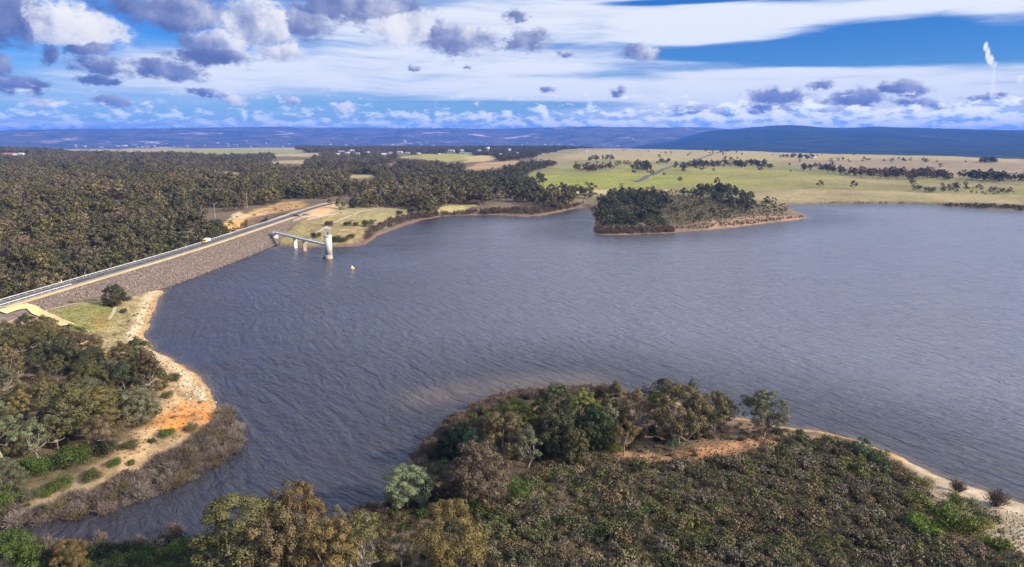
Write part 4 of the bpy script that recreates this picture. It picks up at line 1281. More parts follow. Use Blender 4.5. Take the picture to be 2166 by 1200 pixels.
# ---- the trees nearest the camera, one by one
NEAR = [
    (520, 1228, 1050, 190, 'round', 'olive', 'big round olive gum tree at the creek mouth, leftmost of the tall bottom trees'),
    (628, 1185, 1018, 128, 'round', 'golden', 'tall golden-olive gum tree with domed top rising over the creek'),
    (600, 1250, 1085, 150, 'dense', 'brown', 'dense brown-olive gum tree in front of the domed golden one'),
    (700, 1262, 1098, 150, 'round', 'golden', 'yellowish gum tree at the bottom edge, below the golden domed one'),
    (775, 1245, 1068, 140, 'open', 'olive', 'thin olive gum tree between the golden gums at the bottom edge'),
    (715, 1130, 1062, 36, 'slender', 'grey', 'small slender grey-green sapling standing against the dark creek water'),
    (862, 1082, 988, 118, 'shade', 'pale', 'pale green spreading gum tree at the edge of the creek'),
    (955, 1218, 1062, 150, 'round', 'golden', 'orange-golden gum tree beside the brown heath at the bottom'),
    (850, 1215, 1075, 110, 'open', 'brown', 'sparse brown gum tree left of the orange-golden one'),
    (1012, 1062, 938, 140, 'dense', 'heathbrown', 'large grey-brown domed tree at the corner of the heath'),
    (930, 1058, 982, 84, 'dense', 'dark', 'dark low tree between the pale gum and the grey-brown dome'),
    (1008, 975, 905, 58, 'round', 'bluegreen', 'small pale blue-green tree above the grey-brown dome'),
    (1058, 975, 868, 112, 'round', 'brown', 'brown-olive round gum tree behind the blue-green one'),
    (1116, 990, 890, 62, 'slender', 'grey', 'narrow grey-green tree at the left edge of the headland thicket'),
    (1092, 925, 845, 96, 'round', 'yellow', 'yellow-green low tree near the dry shoreline brush'),
    (960, 965, 905, 70, 'dense', 'deep', 'dark green tree above the creek shore brush'),
    (1178, 930, 812, 96, 'shade', 'dark', 'dark gum tree at the left end of the headland row'),
    (1230, 918, 815, 80, 'tall', 'yellow', 'yellow-green gum tree second along the headland row'),
    (1300, 915, 806, 76, 'tall', 'olive', 'tall olive gum tree with pointed top in the headland row'),
    (1262, 948, 862, 90, 'dense', 'deep', 'very dark dense tree in the middle of the headland thicket'),
    (1180, 965, 870, 90, 'dense', 'dark', 'dark rounded tree in the lower part of the headland thicket'),
    (1218, 985, 905, 60, 'round', 'olive', 'small olive tree at the lower edge of the headland thicket'),
    (1320, 965, 880, 56, 'open', 'golden', 'small golden tree standing before the headland row'),
    (1345, 925, 815, 80, 'open', 'brown', 'sparse brown-crowned gum tree in the headland row'),
    (1402, 905, 797, 78, 'umbrella', 'grey', 'tall grey flat-topped gum tree behind the headland row'),
    (1458, 900, 798, 56, 'open', 'dark', 'tall dark gum tree with small crown beside the flat-topped one'),
    (1438, 940, 814, 124, 'shade', 'brown', 'wide brown-olive gum tree with pale trunk on the headland slope'),
    (1385, 918, 822, 70, 'tall', 'yellow', 'bright-topped gum tree left of the wide brown-olive one'),
    (1512, 912, 828, 70, 'shade', 'olive', 'olive gum tree right of the wide brown-olive one'),
    (1536, 908, 838, 50, 'open', 'brown', 'thin brown gum tree near the sandy lake edge'),
    (1614, 922, 827, 96, 'shade', 'grey', 'lone spreading gum tree against the lake at the end of the row'),
    (1140, 905, 838, 70, 'spreading', 'yellow', 'yellow-olive gum tree near the left end of the headland row'),
    (1155, 945, 872, 66, 'round', 'golden', 'golden-olive low tree at the left of the headland thicket'),
    (1205, 900, 826, 66, 'round', 'olive', 'round olive gum tree between the dark and the yellow-green headland gums'),
    (1265, 905, 818, 70, 'spreading', 'dark', 'dark-crowned gum tree in the back of the headland row'),
    (1285, 935, 850, 60, 'tall', 'grey', 'grey-green gum tree in the middle of the headland thicket'),
    (1360, 895, 812, 64, 'open', 'olive', 'thin olive gum tree behind the sparse brown-crowned one'),
    (1475, 925, 832, 70, 'spreading', 'dark', 'dark gum tree between the wide brown-olive one and the lake'),
    (1240, 960, 888, 56, 'dense', 'dark', 'low dark tree at the foot of the headland thicket'),
    (1095, 960, 880, 70, 'round', 'dark', 'dark round tree behind the narrow grey-green one'),
    (1422, 955, 922, 32, 'slender', 'bluegreen', 'small blue-green sapling below the headland row'),
    (1822, 965, 924, 36, 'round', 'bluegreen', 'small blue-green tree at the lake edge of the heath'),
    (10, 985, 838, 78, 'tall', 'pale', 'tall pale gum tree with white trunk at the left picture edge'),
    (82, 972, 876, 48, 'slender', 'pale', 'thin pale gum tree with several white stems in the left grove'),
    (20, 1062, 968, 62, 'round', 'grey', 'grey-green rounded tree at the left edge above the dry brush'),
    (162, 920, 808, 130, 'spreading', 'olive', 'broad olive gum tree in the middle of the left grove'),
    (222, 905, 812, 80, 'open', 'golden', 'golden gum tree with visible pale limbs in the left grove'),
    (232, 960, 876, 80, 'umbrella', 'brown', 'brown gum tree with slim pale trunk at the grove edge'),
    (298, 895, 820, 78, 'dense', 'grey', 'grey-green bushy tree at the clay edge of the left grove'),
    (320, 842, 744, 56, 'tall', 'dark', 'dark gum tree nearest the lake in the left grove'),
    (270, 850, 760, 90, 'spreading', 'dark', 'dark spreading gum tree beside the lake side of the left grove'),
    (20, 1230, 1128, 110, 'dense', 'bright', 'bright green dense tree in the bottom left corner'),
    (152, 1222, 1138, 62, 'round', 'golden', 'pale yellow-olive small tree at the bottom left of the creek'),
    (243, 648, 602, 44, 'dense', 'dark', 'dark bushy tree alone at the foot of the dam rock face'),
    (150, 765, 690, 60, 'open', 'brown', 'brown gum tree beside the end of the yellow track'),
    (100, 740, 682, 70, 'umbrella', 'brown', 'flat-topped brown gum tree next to the pale bare patch'),
    (40, 770, 690, 90, 'umbrella', 'olive', 'wide flat-topped olive gum tree near the pink clay bank'),
    (748, 440, 419, 20, 'dense', 'deep', 'dark green shade tree beside the road bend past the dam'),
    (697, 434, 420, 12, 'slender', 'dark', 'small dark tree between the road and the paved area'),
]
for k, a in enumerate(NEAR): tree_at(*a[:6], a[6], None, k)

# ---- left grove: the rest of the wood on the near left bank
grove = gpoly([(-60, 735), (60, 705), (150, 735), (215, 752), (310, 775), (338, 820), (325, 870), (255, 925), (215, 945), (130, 958), (0, 985), (-80, 1000)])
gv = np.array(grove); lo_, hi_ = gv.min(0), gv.max(0)
grove_pts = []
for _ in range(4000):
    p_ = rng.uniform(lo_, hi_)
    if inside(p_[:1], p_[1:], grove)[0] and all((p_[0]-q[0])**2+(p_[1]-q[1])**2 > 4.3**2 for q in grove_pts): grove_pts.append(p_)
GL = {'olive': 'olive gum tree', 'brown': 'brown-olive gum tree', 'golden': 'golden-olive gum tree', 'grey': 'grey-green gum tree', 'dark': 'dark green gum tree'}
for p_ in grove_pts[:74]:
    t_ = random.choices(['olive', 'brown', 'golden', 'grey', 'dark'], [5, 2.5, 1, 2, 4])[0]
    kd = random.choice(['spreading', 'open', 'tall', 'umbrella', 'spreading', 'round'])
    s_ = random.uniform(.52, .86)
    x_, y_ = p_
    plant_tree((x_, y_, float(ground(*p_))-.1), random.choice(PAIR[kd]), (s_*random.uniform(.9, 1.15), s_, s_*random.uniform(.85, 1.15)), random.uniform(0, 6.28),
               np.array(TINT[t_])*random.uniform(.8, 1.15), GL[t_]+(' with tall narrow crown' if kd == 'tall' else ' with flat crown' if kd == 'umbrella' else ' with thin open crown' if kd == 'open' else ' with rounded crown' if kd == 'round' else ' with spreading crown')+(' on the lake side of the left grove' if x_ > -88 else ' in the back of the left grove' if y_ > 178 else ' in the middle of the left grove' if y_ > 150 else ' in the front of the left grove'), 'gum trees of the left bank grove')


# ---- forest behind the dam, cove woods, far paddock trees
def jitter_fan(az0, az1, r0, r1, step0, step1):
    """roughly even points on a fan, spacing growing with distance"""
    out = []
    r = r0
    while r < r1:
        st = step0+(step1-step0)*(r-r0)/(r1-r0)
        n = max(1, int(r*(az1-az0)/st))
        a = az0+(np.arange(n)+rng.random(n))*(az1-az0)/n
        q = r+(rng.random(n)-.5)*st*1.1
        out.append(np.stack([q*np.sin(a), q*np.cos(a)], 1)); r += st*.9
    return np.concatenate(out)


FP = jitter_fan(R(-46), R(9), 225, 5000, 8.6, 16.0)
fx, fy = FP[:, 0], FP[:, 1]
frr = np.hypot(fx, fy)
keepf = shore_d(fx, fy) > 5
keepf &= ~((fx-DAM_X(fy) > -15) & (fy < 548))
keepf &= seg_dist(fx, fy, DAM[DAM[:, 1] > 480], False) > 13
keepf &= (fx < -60) | (fy > 400)
wx_ = fx+(fbm(fx, fy, 150, 3, 63)-.5)*120*S(frr, 700, 3000); wy_ = fy+(fbm(fx, fy, 150, 3, 73)-.5)*160*S(frr, 700, 3000)
OPEN_P = [LAWN, [(740, 436), (880, 440), (900, 452), (850, 478), (790, 500), (740, 470)], FIELDS['shore_strip'],
          [(425, 505), (480, 478), (540, 440), (600, 425), (660, 422), (720, 420), (745, 432), (700, 450), (560, 480)], [(690, 436), (720, 425), (760, 424), (740, 440)]]
OPEN_P += [FIELDS[k] for k in ('straw_left', 'green_left', 'clear_a', 'clear_b', 'clear_c', 'clear_d', 'clear_e', 'clear_f', 'clear_g')]
OPEN_P += [[(70, 462), (120, 455), (150, 470), (110, 485)], [(262, 585), (285, 540), (292, 500), (276, 500), (268, 545)], [(20, 520), (70, 510), (75, 525), (40, 535)]]
for P_ in OPEN_P:
    G_ = gpoly(P_)
    keepf &= ~inside(wx_, wy_, G_)
    if min(p_[1] for p_ in G_) > 1000:
        for f_ in (1.06, 1.12, 1.18, 1.24): keepf &= ~inside(wx_*f_, wy_*f_, G_)
HOUSES = [(20, 328, 26, 5, 'red', 'long red-roofed house at the far left beyond the wood'), (45, 327, 14, 4, 'white', 'white-roofed house right of the red-roofed one far left'), (715, 328, 12, 5, 'grey', None), (735, 325, 12, 4, 'white', None), (722, 322, 16, 4, 'grey', None), (757, 326, 12, 4, 'grey', None),
          (745, 320, 14, 4, 'white', None), (812, 328, 14, 5, 'white', None), (826, 325, 12, 5, 'brown', None), (846, 324, 15, 5, 'grey', None), (862, 325, 13, 4, 'grey', None), (886, 326, 12, 4, 'grey', None), (780, 324, 10, 4, 'white', None),
          (930, 327.5, 8, 4, 'white', 'small white shed on the yellow-green clearing far off'), (985, 326, 34, 5, 'green', 'long green-roofed shed beside the far clearing'), (955, 321, 18, 5, 'grey', None), (978, 320, 12, 4, 'white', None), (1015, 320, 12, 4, 'grey', None), (1078, 319, 8, 5, 'white', None),
          (1060, 328, 10, 4, 'white', None), (1095, 325, 9, 4, 'grey', None), (1240, 322, 12, 4, 'grey', None), (1320, 319, 14, 4, 'brown', None), (1300, 319.5, 12, 3, 'red', None), (1350, 319, 12, 3, 'grey', None), (1722, 336, 13, 5, 'white', 'white farmhouse among trees on the right paddock'), (1700, 335, 10, 4, 'grey', 'grey-roofed farmhouse among trees on the right paddock')]
for h_ in HOUSES:
    hx_, hy_, _ = gat(h_[0], h_[1]); hr_ = math.hypot(hx_, hy_); wd_ = h_[2]*hr_/FPX
    al = (fx*hx_+fy*hy_)/hr_; la = (fx*hy_-fy*hx_)/hr_*hr_/np.maximum(al, 1)
    keepf &= ~((np.abs(la) < wd_*.55) & (al > hr_*.78) & (al < hr_+10))
# the boundary with the open paddocks on the right
wood_r = gpoly([(-900, 640), (1000, 640), (1228, 470), (1252, 428), (1250, 412), (1130, 402), (1112, 385), (1125, 366), (1185, 350), (1105, 350), (1090, 343), (1140, 332), (1165, 322), (1330, 316.5), (1330, 314.0), (-900, 313.0)])
keepf &= inside(wx_, wy_, wood_r)
thin = fbm(fx, fy, 170, 4, 44)
gap = fbm(fx, fy, 45, 3, 46)
keepf &= rng.random(len(fx)) < np.where(frr < 700, .99, .45+1.1*S(thin, .38, .60))*S(gap, .35, .47)
FP = FP[keepf]; fx, fy = FP[:, 0], FP[:, 1]; frr = np.hypot(fx, fy)
fz = ground(fx, fy)
order = np.argsort(frr)
FP, fx, fy, fz, frr = FP[order], fx[order], fy[order], fz[order], frr[order]
vis = np.abs(np.degrees(np.arctan2(fx, fy))) < 37.5
west = fx < -60


def forest_tint(x, y, n_):
    t = fbm(x, y, 60, 3, 15)+rng.normal(0, .12, len(x))
    pal = np.array([TINT['dark'], TINT['olive'], TINT['olive'], TINT['heathbrown'], TINT['heathgrey']])
    u = np.clip((t-.22)*1.72, 0, .999)*4
    i = u.astype(int); f = (u-i)[:, None]
    c = pal[i]*(1-f)+pal[np.minimum(i+1, 4)]*f
    return c*np.array([1.05, 1.0, .91])*rng.uniform(.82, 1.30, (len(x), 1))


ft = forest_tint(fx, fy, 0)
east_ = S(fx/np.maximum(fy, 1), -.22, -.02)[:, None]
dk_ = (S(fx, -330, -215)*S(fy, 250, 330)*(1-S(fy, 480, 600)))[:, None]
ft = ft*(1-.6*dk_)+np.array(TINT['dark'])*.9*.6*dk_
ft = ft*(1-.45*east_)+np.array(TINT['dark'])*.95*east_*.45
fs = 1.22*(rng.uniform(.55, 1.22, len(fx))*(.8+.5*fbm(fx, fy, 90, 3, 47)))*np.where(fx/np.maximum(fy, 1) > -.25, .92, 1.0)
n_single = max(0, 292-N_TREES[0])
cand = np.nonzero(vis)[0]
near_i = set(cand[:n_single].tolist())
FLAB = {0: 'dark olive gum tree', 1: 'olive-brown gum tree', 2: 'greyish brown gum tree'}
for i in near_i:
    lum = ft[i].sum()
    key = 0 if lum < .165 else 1 if lum < .225 else 2
    off_ = fx[i]-DAM_X(fy[i])
    where = ('in the wood hard against the ' if off_ > -45 else 'deeper in the wood behind the ')+('left end of the dam' if fy[i] < 320 else 'middle of the dam' if fy[i] < 420 else 'far end of the dam') if fx[i] < -60 else 'in the wood along the cove beyond the tower'
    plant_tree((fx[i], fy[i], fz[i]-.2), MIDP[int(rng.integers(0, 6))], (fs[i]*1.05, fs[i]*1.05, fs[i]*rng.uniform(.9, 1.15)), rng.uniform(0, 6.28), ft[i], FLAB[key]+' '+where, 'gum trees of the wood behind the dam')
rest = np.array([i for i in range(len(fx)) if i not in near_i])
ux, uy = fx+rng.normal(0, 4.5, len(fx)), fy+rng.normal(0, 4.5, len(fx))
us = rng.uniform(.22, .55, len(ux)); uk = (shore_d(ux, uy) > 4) & (ux-DAM_X(uy) < -15)
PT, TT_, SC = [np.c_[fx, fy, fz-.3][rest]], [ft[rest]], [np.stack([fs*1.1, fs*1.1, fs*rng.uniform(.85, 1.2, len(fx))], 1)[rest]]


PT.append(np.c_[ux, uy, ground(ux, uy)-.3][uk]); TT_.append((ft*.6+np.array(TINT['heathbrown'])*.4)[uk]); SC.append(np.stack([us*1.3, us*1.3, us], 1)[uk])


def grove_px(pts, n, tint, s0, s1, z=None):
    """far trees inside a photo outline"""
    P = np.array(gpoly(pts)); lo, hi = P.min(0), P.max(0); out = []
    for _ in range(60):
        q = rng.uniform(lo, hi, (n, 2)); out.append(q[inside(q[:, 0], q[:, 1], P)])
        if sum(map(len, out)) >= n: break
    q = np.concatenate(out)[:n]
    q = q[shore_d(q[:, 0], q[:, 1]) > 1.5]
    s = rng.uniform(s0, s1, len(q))
    PT.append(np.c_[q, ground(q[:, 0], q[:, 1])-.2]); TT_.append(np.array(TINT[tint])*rng.uniform(.65, 1.15, (len(q), 1)))
    SC.append(np.stack([s, s, s*rng.uniform(.8, 1.15, len(q))], 1))


# wooded headland across the lake
grove_px([(1262, 470), (1268, 430), (1310, 412), (1400, 410), (1420, 432), (1380, 470), (1300, 484)], 150, 'dark', .6, 1.0)
grove_px([(1270, 480), (1290, 455), (1400, 455), (1420, 480), (1340, 488)], 40, 'deep', .35, .7)
grove_px([(1440, 415), (1500, 402), (1560, 408), (1600, 425), (1650, 440), (1660, 450), (1600, 452), (1540, 445), (1500, 428)], 90, 'dark', .5, .95)
grove_px([(1400, 440), (1540, 432), (1560, 455), (1500, 470), (1420, 475)], 20, 'dark', .3, .6)
grove_px([(1480, 410), (1500, 402), (1540, 405), (1545, 416)], 22, 'dark', .9, 1.2)
# tree rows in the paddocks
for pts, n_, t_, a_, b_ in [
        ([(1215, 360), (1290, 355), (1296, 362), (1220, 366)], 26, 'brown', .9, 1.5), ([(1335, 362), (1375, 356), (1375, 366), (1340, 368)], 12, 'dark', .9, 1.6),
        ([(1420, 356), (1480, 348), (1520, 350), (1500, 362), (1440, 362)], 34, 'dark', .9, 1.5), ([(1510, 352), (1560, 346), (1625, 352), (1635, 362), (1580, 360)], 44, 'dark', .9, 1.6),
        ([(1300, 352), (1420, 341), (1425, 345), (1310, 356)], 30, 'olive', .8, 1.3), ([(1660, 356), (1740, 357), (1800, 368), (1790, 373), (1720, 364)], 34, 'dark', .8, 1.3),
        ([(1790, 368), (1900, 372), (2000, 376), (1990, 382), (1880, 379), (1800, 375)], 90, 'brown', .9, 1.4), ([(1920, 362), (1990, 370), (2020, 382), (2000, 384), (1950, 372)], 40, 'dark', .8, 1.3),
        ([(2020, 374), (2110, 376), (2180, 384), (2180, 388), (2060, 383)], 50, 'dark', .9, 1.4), ([(1480, 322), (1520, 318), (1545, 320), (1540, 325), (1490, 326)], 60, 'dark', .9, 1.3),
        ([(1230, 336), (1300, 334), (1300, 340), (1240, 342)], 26, 'dark', .8, 1.2), ([(1640, 334), (1680, 333), (1730, 335), (1725, 338)], 26, 'dark', .9, 1.3),
        ([(2070, 342), (2110, 343), (2112, 346), (2075, 346)], 16, 'dark', 1, 1.4), ([(1660, 337), (1900, 338), (2000, 345), (1900, 346)], 26, 'olive', .6, 1.0),
        ([(1180, 330), (1650, 322), (2160, 352), (2160, 420), (1700, 405), (1250, 398)], 120, 'olive', .5, 1.1), ([(1915, 398), (2060, 396), (2160, 412), (1930, 408)], 60, 'heathbrown', .3, .7),
        ([(1130, 399), (1140, 378), (1155, 376), (1150, 396)], 6, 'dark', 1.0, 1.4), ([(1110, 318), (1250, 314.6), (1500, 315.4), (1500, 317), (1250, 317)], 160, 'dark', .8, 1.2),
        ([(1480, 319), (1700, 324), (1900, 328.5), (2160, 335), (2160, 337), (1900, 331), (1480, 321)], 110, 'dark', .6, 1.0), ([(1700, 431), (1900, 429), (2166, 437), (2166, 446), (2040, 439), (1900, 430.6)], 500, 'heathbrown', .10, .22),
        ([(1290, 408), (1440, 404), (1450, 410), (1300, 414)], 160, 'heathbrown', .12, .30), ([(1270, 425), (1330, 408), (1450, 412), (1560, 420), (1640, 440), (1670, 456), (1600, 464), (1500, 476), (1400, 484), (1290, 484)], 3200, 'heathbrown', .06, .17), ([(1330, 412), (1500, 418), (1650, 445), (1560, 466), (1400, 480)], 420, 'olive', .10, .22), ([(1400, 486), (1560, 470), (1690, 458), (1712, 460), (1600, 474), (1480, 486)], 240, 'rust', .08, .2),
        ([(1256, 488), (1300, 486), (1420, 484), (1430, 492), (1350, 496), (1262, 496)], 420, 'rust', .12, .30), ([(1240, 470), (1248, 440), (1270, 440), (1280, 478), (1262, 488)], 200, 'rust', .10, .26),
        ([(900, 462), (1050, 452), (1130, 456), (1220, 438), (1235, 430), (1160, 442), (1050, 444), (900, 452)], 700, 'rust', .14, .36), ([(770, 515), (800, 490), (850, 474), (900, 458), (890, 452), (820, 466), (775, 492)], 260, 'rust', .12, .34)]:
    grove_px(pts, n_, t_, a_, b_)
PT, TT_, SC = map(np.concatenate, (PT, TT_, SC))
nq = len(PT)
scatter('woodland', far_c, NFAR, PT, np.c_[np.zeros((nq, 2)), rng.uniform(0, 6.28, nq)], SC, TT_)

# ---- bushes
bush_m = [bush_mesh(500+k, 'foliage', 900, .17, 1.1, 16) for k in range(5)]
big_bush_m = [bush_mesh(510+k, 'foliage', 3000, .085, 1.05, 34) for k in range(4)]
heath_m = [bush_mesh(520+k, 'foliage', 520, .165, .95, 10, up=.3) for k in range(7)]
twig_m = [twig_mesh(540+k, 'stems') for k in range(6)]


def shrub(x, y, r, hgt, me, tint, label, cat, group, name, sink=.05):
    if me in bush_m and r > 1.5: me = random.choice(big_bush_m)
    o = link(name, me); o.location = (x, y, float(ground(x, y))-sink)
    o.scale = (r, r*random.uniform(.85, 1.15), hgt); o.rotation_euler = (0, 0, random.uniform(0, 6.28))
    o['tint'] = [float(q) for q in tint]
    return tag(o, label, cat, group)


GREEN = [(160, 985, 32, 'bright', 'round bright green bush left of the clay slope'), (222, 960, 26, 'dark', 'dark green bush at the grove foot by the clay slope'), (86, 1000, 29, 'bright', 'large green bush above the dry shoreline brush'),
         (48, 1000, 22, 'heathgreen', 'dull green bush near the left picture edge'), (128, 1034, 21, 'bright', 'bright green bush just above the grey brush band'), (96, 1050, 15, 'bright', 'small green bush between two larger green ones by the brush band'),
         (14, 1066, 30, 'bright', 'bright green bush at the left picture edge over the brush'), (195, 1016, 19, 'heathgreen', 'low olive bush beside the pale shelf'), (58, 1060, 18, 'grey', 'grey-green bush at the upper rim of the dry brush'),
         (352, 924, 16, 'bright', 'small dark green bush alone on the orange clay'), (322, 936, 9, 'bright', 'tiny green bush on the orange clay'), (404, 912, 14, 'grey', 'grey-green bush at the edge of the orange clay'),
         (275, 950, 18, 'heathgreen', 'flat olive bush on the clay shelf'), (242, 985, 14, 'bright', 'small green bush low on the pale shelf'), (276, 982, 9, 'bright', 'very small green bush low on the pale shelf'),
         (346, 800, 8, 'dark', 'small dark bush near the lake edge of the pale shelf'), (368, 806, 14, 'dark', 'dark bush on the pale rocky shore'), (355, 842, 12, 'heathgreen', 'low bush between grove and pale shore'), (335, 870, 8, 'dark', 'small dark bush right below the grove'),
         (1094, 1050, 34, 'bright', 'bright green bush right of the grey-brown dome tree'), (1000, 1078, 24, 'bright', 'green bush below the grey-brown dome tree'), (1080, 1068, 20, 'heathgreen', 'dull green bush under the bright one by the dome tree'), (1215, 978, 18, 'bright', 'green bush at the lower edge of the headland thicket'),
         (1178, 980, 14, 'yellow', 'yellow-green bush beside the headland thicket'), (1166, 1008, 15, 'bright', 'small bright green bush at the top of the heath'), (1300, 955, 20, 'yellow', 'yellow-olive bush before the small golden tree'), (1694, 918, 11, 'deep', 'dark round bush on the sandy lake edge'),
         (1645, 918, 12, 'dark', 'dark bush right of the lone spreading gum'), (1670, 940, 12, 'dark', 'dark bush below the lone spreading gum'), (2010, 1122, 42, 'lemon', 'biggest of the bright green bushes by the sandy shore'), (1955, 1125, 28, 'lemon', 'bright green bush left of the biggest one near the sandy shore'),
         (2062, 1125, 26, 'yellow', 'yellow-green bush right of the biggest bright one'), (1965, 1080, 12, 'bright', 'upper small green bush above the big bright one'), (1982, 1090, 11, 'bright', 'lower small green bush above the big bright one'), (2085, 1105, 24, 'heathgreen', 'olive green bush on the sand near the right edge'),
         (2035, 1075, 24, 'yellow', 'yellow-olive bush on the sandy rise'), (2082, 1150, 11, 'lemon', 'small bright green bush below the yellow-green one'), (2118, 1162, 16, 'lemon', 'bright green bush on the sand in the lower right'), (1930, 1070, 26, 'yellow', 'yellowish bush at the right rim of the heath'),
         (1945, 1035, 24, 'yellow', 'olive-yellow bush beside the beach at the heath rim'), (1860, 990, 22, 'deep', 'dark green bush near the beach on the right'), (150, 640, 4, 'bright', 'small green bush at the grass edge by the rock face'), (262, 662, 8, 'dark', 'small dark bush beside the thin pale path'),
         (270, 636, 8, 'dark', 'dark bush right of the lone tree at the rock face'), (668, 504, 11, 'deep', 'dark green bush left of the intake tower on the point'), (712, 512, 12, 'deep', 'dark green bush right of the intake tower'), (728, 512, 10, 'heathgreen', 'olive bush second right of the intake tower'),
         (742, 505, 10, 'heathgreen', 'olive bush third right of the intake tower'), (735, 478, 9, 'dark', 'dark bush on the grass above the point'), (752, 478, 8, 'dark', 'second dark bush on the grass above the point'), (778, 480, 13, 'dark', 'larger dark bush where the grass meets the shore'), (697, 478, 10, 'dark', 'dark bush on the grass behind the tower top'),
         (845, 455, 9, 'dark', 'dark bush on the grassy strip by the cove'), (868, 450, 8, 'deep', 'green bush at the end of the grassy strip'), (455, 492, 16, 'deep', 'dark green hedge-like bush beside the outer road edge')]
for px, py, w_, t_, lb in GREEN:
    x_, y_, z_ = gat(px, py); dist = math.hypot(math.hypot(x_, y_), CAM_H-z_); r_ = max(.5, w_*dist/FPX)
    shrub(x_, y_, r_, r_*random.uniform(.9, 1.15), random.choice(bush_m), np.array(TINT[t_])*random.uniform(.9, 1.1), lb, 'bush', None, 'green_bush', .15)

# thicket of green bushes along the bottom left shore
def fill(pts, spacing, n_try=6000, minshore=None):
    P = np.array(gpoly(pts)); lo, hi = P.min(0), P.max(0); out = np.empty((0, 2))
    for q in rng.uniform(lo, hi, (n_try, 2)):
        if not inside(q[:1], q[1:], P)[0]: continue
        if len(out) and ((out-q)**2).sum(1).min() < spacing**2: continue
        if minshore is not None and float(shore_d(q[0], q[1])) < minshore: continue
        out = np.vstack([out, q])
    return out


for q in fill([(60, 1215), (60, 1185), (200, 1172), (330, 1158), (420, 1165), (470, 1180), (560, 1200), (560, 1300), (60, 1300)], 2.1):
    r_ = random.uniform(1.1, 2.2); t_ = random.choice(['bright', 'bright', 'deep', 'heathgreen', 'lemon', 'deep'])
    shrub(q[0], q[1], r_, r_*random.uniform(.9, 1.3), random.choice(bush_m), np.array(TINT[t_])*random.uniform(.6, .95), {'bright': 'bright green', 'deep': 'dark green', 'heathgreen': 'dull green', 'lemon': 'lime green'}[t_]+(' large' if r_ > 1.7 else ' small')+' bush in the thicket along the near creek bank', 'bush', 'green bushes of the near creek bank', 'green_bush', .2)
for q in fill([(1130, 990), (1150, 940), (1200, 905), (1330, 890), (1480, 905), (1520, 930), (1400, 945), (1300, 960), (1200, 985)], 2.6):
    r_ = random.uniform(.7, 1.7); t_ = random.choice(['dark', 'deep', 'heathbrown', 'heathgreen', 'brown'])
    shrub(q[0], q[1], r_, r_*random.uniform(.8, 1.2), random.choice(bush_m), np.array(TINT[t_])*random.uniform(.7, 1.0), {'dark': 'dark olive', 'deep': 'dark green', 'heathbrown': 'grey-brown', 'heathgreen': 'dull green', 'brown': 'brown'}[t_]+(' large' if r_ > 1.3 else ' small')+' bush under the trees of the near headland', 'bush', 'understorey bushes of the near headland', 'green_bush', .2)
for q in fill([(878, 1010), (898, 958), (950, 918), (1000, 885), (1060, 862), (1125, 868), (1150, 900), (1090, 900), (1030, 940), (960, 985), (915, 1045)], 2.3):
    r_ = random.uniform(.9, 1.9); t_ = random.choice(['dark', 'deep', 'heathgreen', 'deep', 'bright'])
    shrub(q[0], q[1], r_, r_*random.uniform(.9, 1.3), random.choice(bush_m), np.array(TINT[t_])*random.uniform(.75, 1.05), ('bright green' if t_ == 'bright' else 'dull green' if t_ == 'heathgreen' else 'dark green')+' bush on the creek flank of the headland', 'bush', 'bushes on the creek flank of the headland', 'green_bush', .2)
for q in fill([(640, 1150), (700, 1110), (790, 1080), (850, 1052), (885, 1070), (800, 1120), (700, 1155)], 2.0, 5000, .3):
    r_ = random.uniform(.8, 1.5); t_ = random.choice(['dark', 'heathgreen', 'deep', 'heathbrown'])
    shrub(q[0], q[1], r_, r_*random.uniform(.8, 1.2), random.choice(bush_m), np.array(TINT[t_])*random.uniform(.75, 1.0), ('brown' if t_ == 'heathbrown' else 'dark green')+' low bush at the water edge below the pale green gum', 'bush', 'bushes at the water edge of the creek', 'green_bush', .2)
for q in fill([(800, 1110), (870, 1085), (960, 1075), (1010, 1100), (1000, 1200), (880, 1230), (800, 1200)], 2.8):
    r_ = random.uniform(.9, 1.7); t_ = random.choice(['dark', 'bright', 'heathbrown', 'heathgreen'])
    shrub(q[0], q[1], r_, r_*random.uniform(.8, 1.2), random.choice(bush_m), np.array(TINT[t_])*random.uniform(.7, 1.0), 'low bush between the gum trees at the bottom edge', 'bush', 'bushes among the bottom gum trees', 'green_bush', .2)

# ---- heath: the nearest shrubs one by one, the rest as one mass
HEATH = [(1000, 1085), (1090, 1060), (1130, 990), (1240, 968), (1330, 985), (1450, 985), (1560, 965), (1650, 955), (1690, 930), (1780, 938), (1850, 962), (1905, 990), (1945, 1030), (1960, 1075), (1930, 1105), (1990, 1140), (2100, 1165), (2200, 1190), (2330, 1300), (900, 1300), (985, 1190)]
hp = fill(HEATH, 1.02, 26000)
hd = np.hypot(hp[:, 0], hp[:, 1])
hr = np.clip(rng.gamma(7, .165, len(hp)), .5, 2.1)
pal = np.array([TINT[k] for k in ('heathbrown', 'heathgrey', 'heathgreen', 'brown', 'yellow', 'bright', 'dark')])
patch = fbm(hp[:, 0], hp[:, 1], 13, 3, 88)
wts = np.stack([np.full(len(hp), 3.2), np.full(len(hp), 2.0), 2.0+5*S(patch, .5, .7), np.full(len(hp), 1.6), .15+.8*S(patch, .55, .7), .05+.35*S(patch, .55, .72), np.full(len(hp), .8)], 1)
cs = np.cumsum(wts/wts.sum(1, keepdims=True), 1)
kind_h = (rng.random(len(hp))[:, None] > cs).sum(1).clip(0, 6)
ht = pal[kind_h]*rng.uniform(.80, 1.35, (len(hp), 1))
pxh = FPX*hp[:, 0]/np.maximum(hp[:, 1], 1)
seen = (np.abs(hp[:, 0]/np.maximum(hd, 1)) < .62) & (hd > 97)
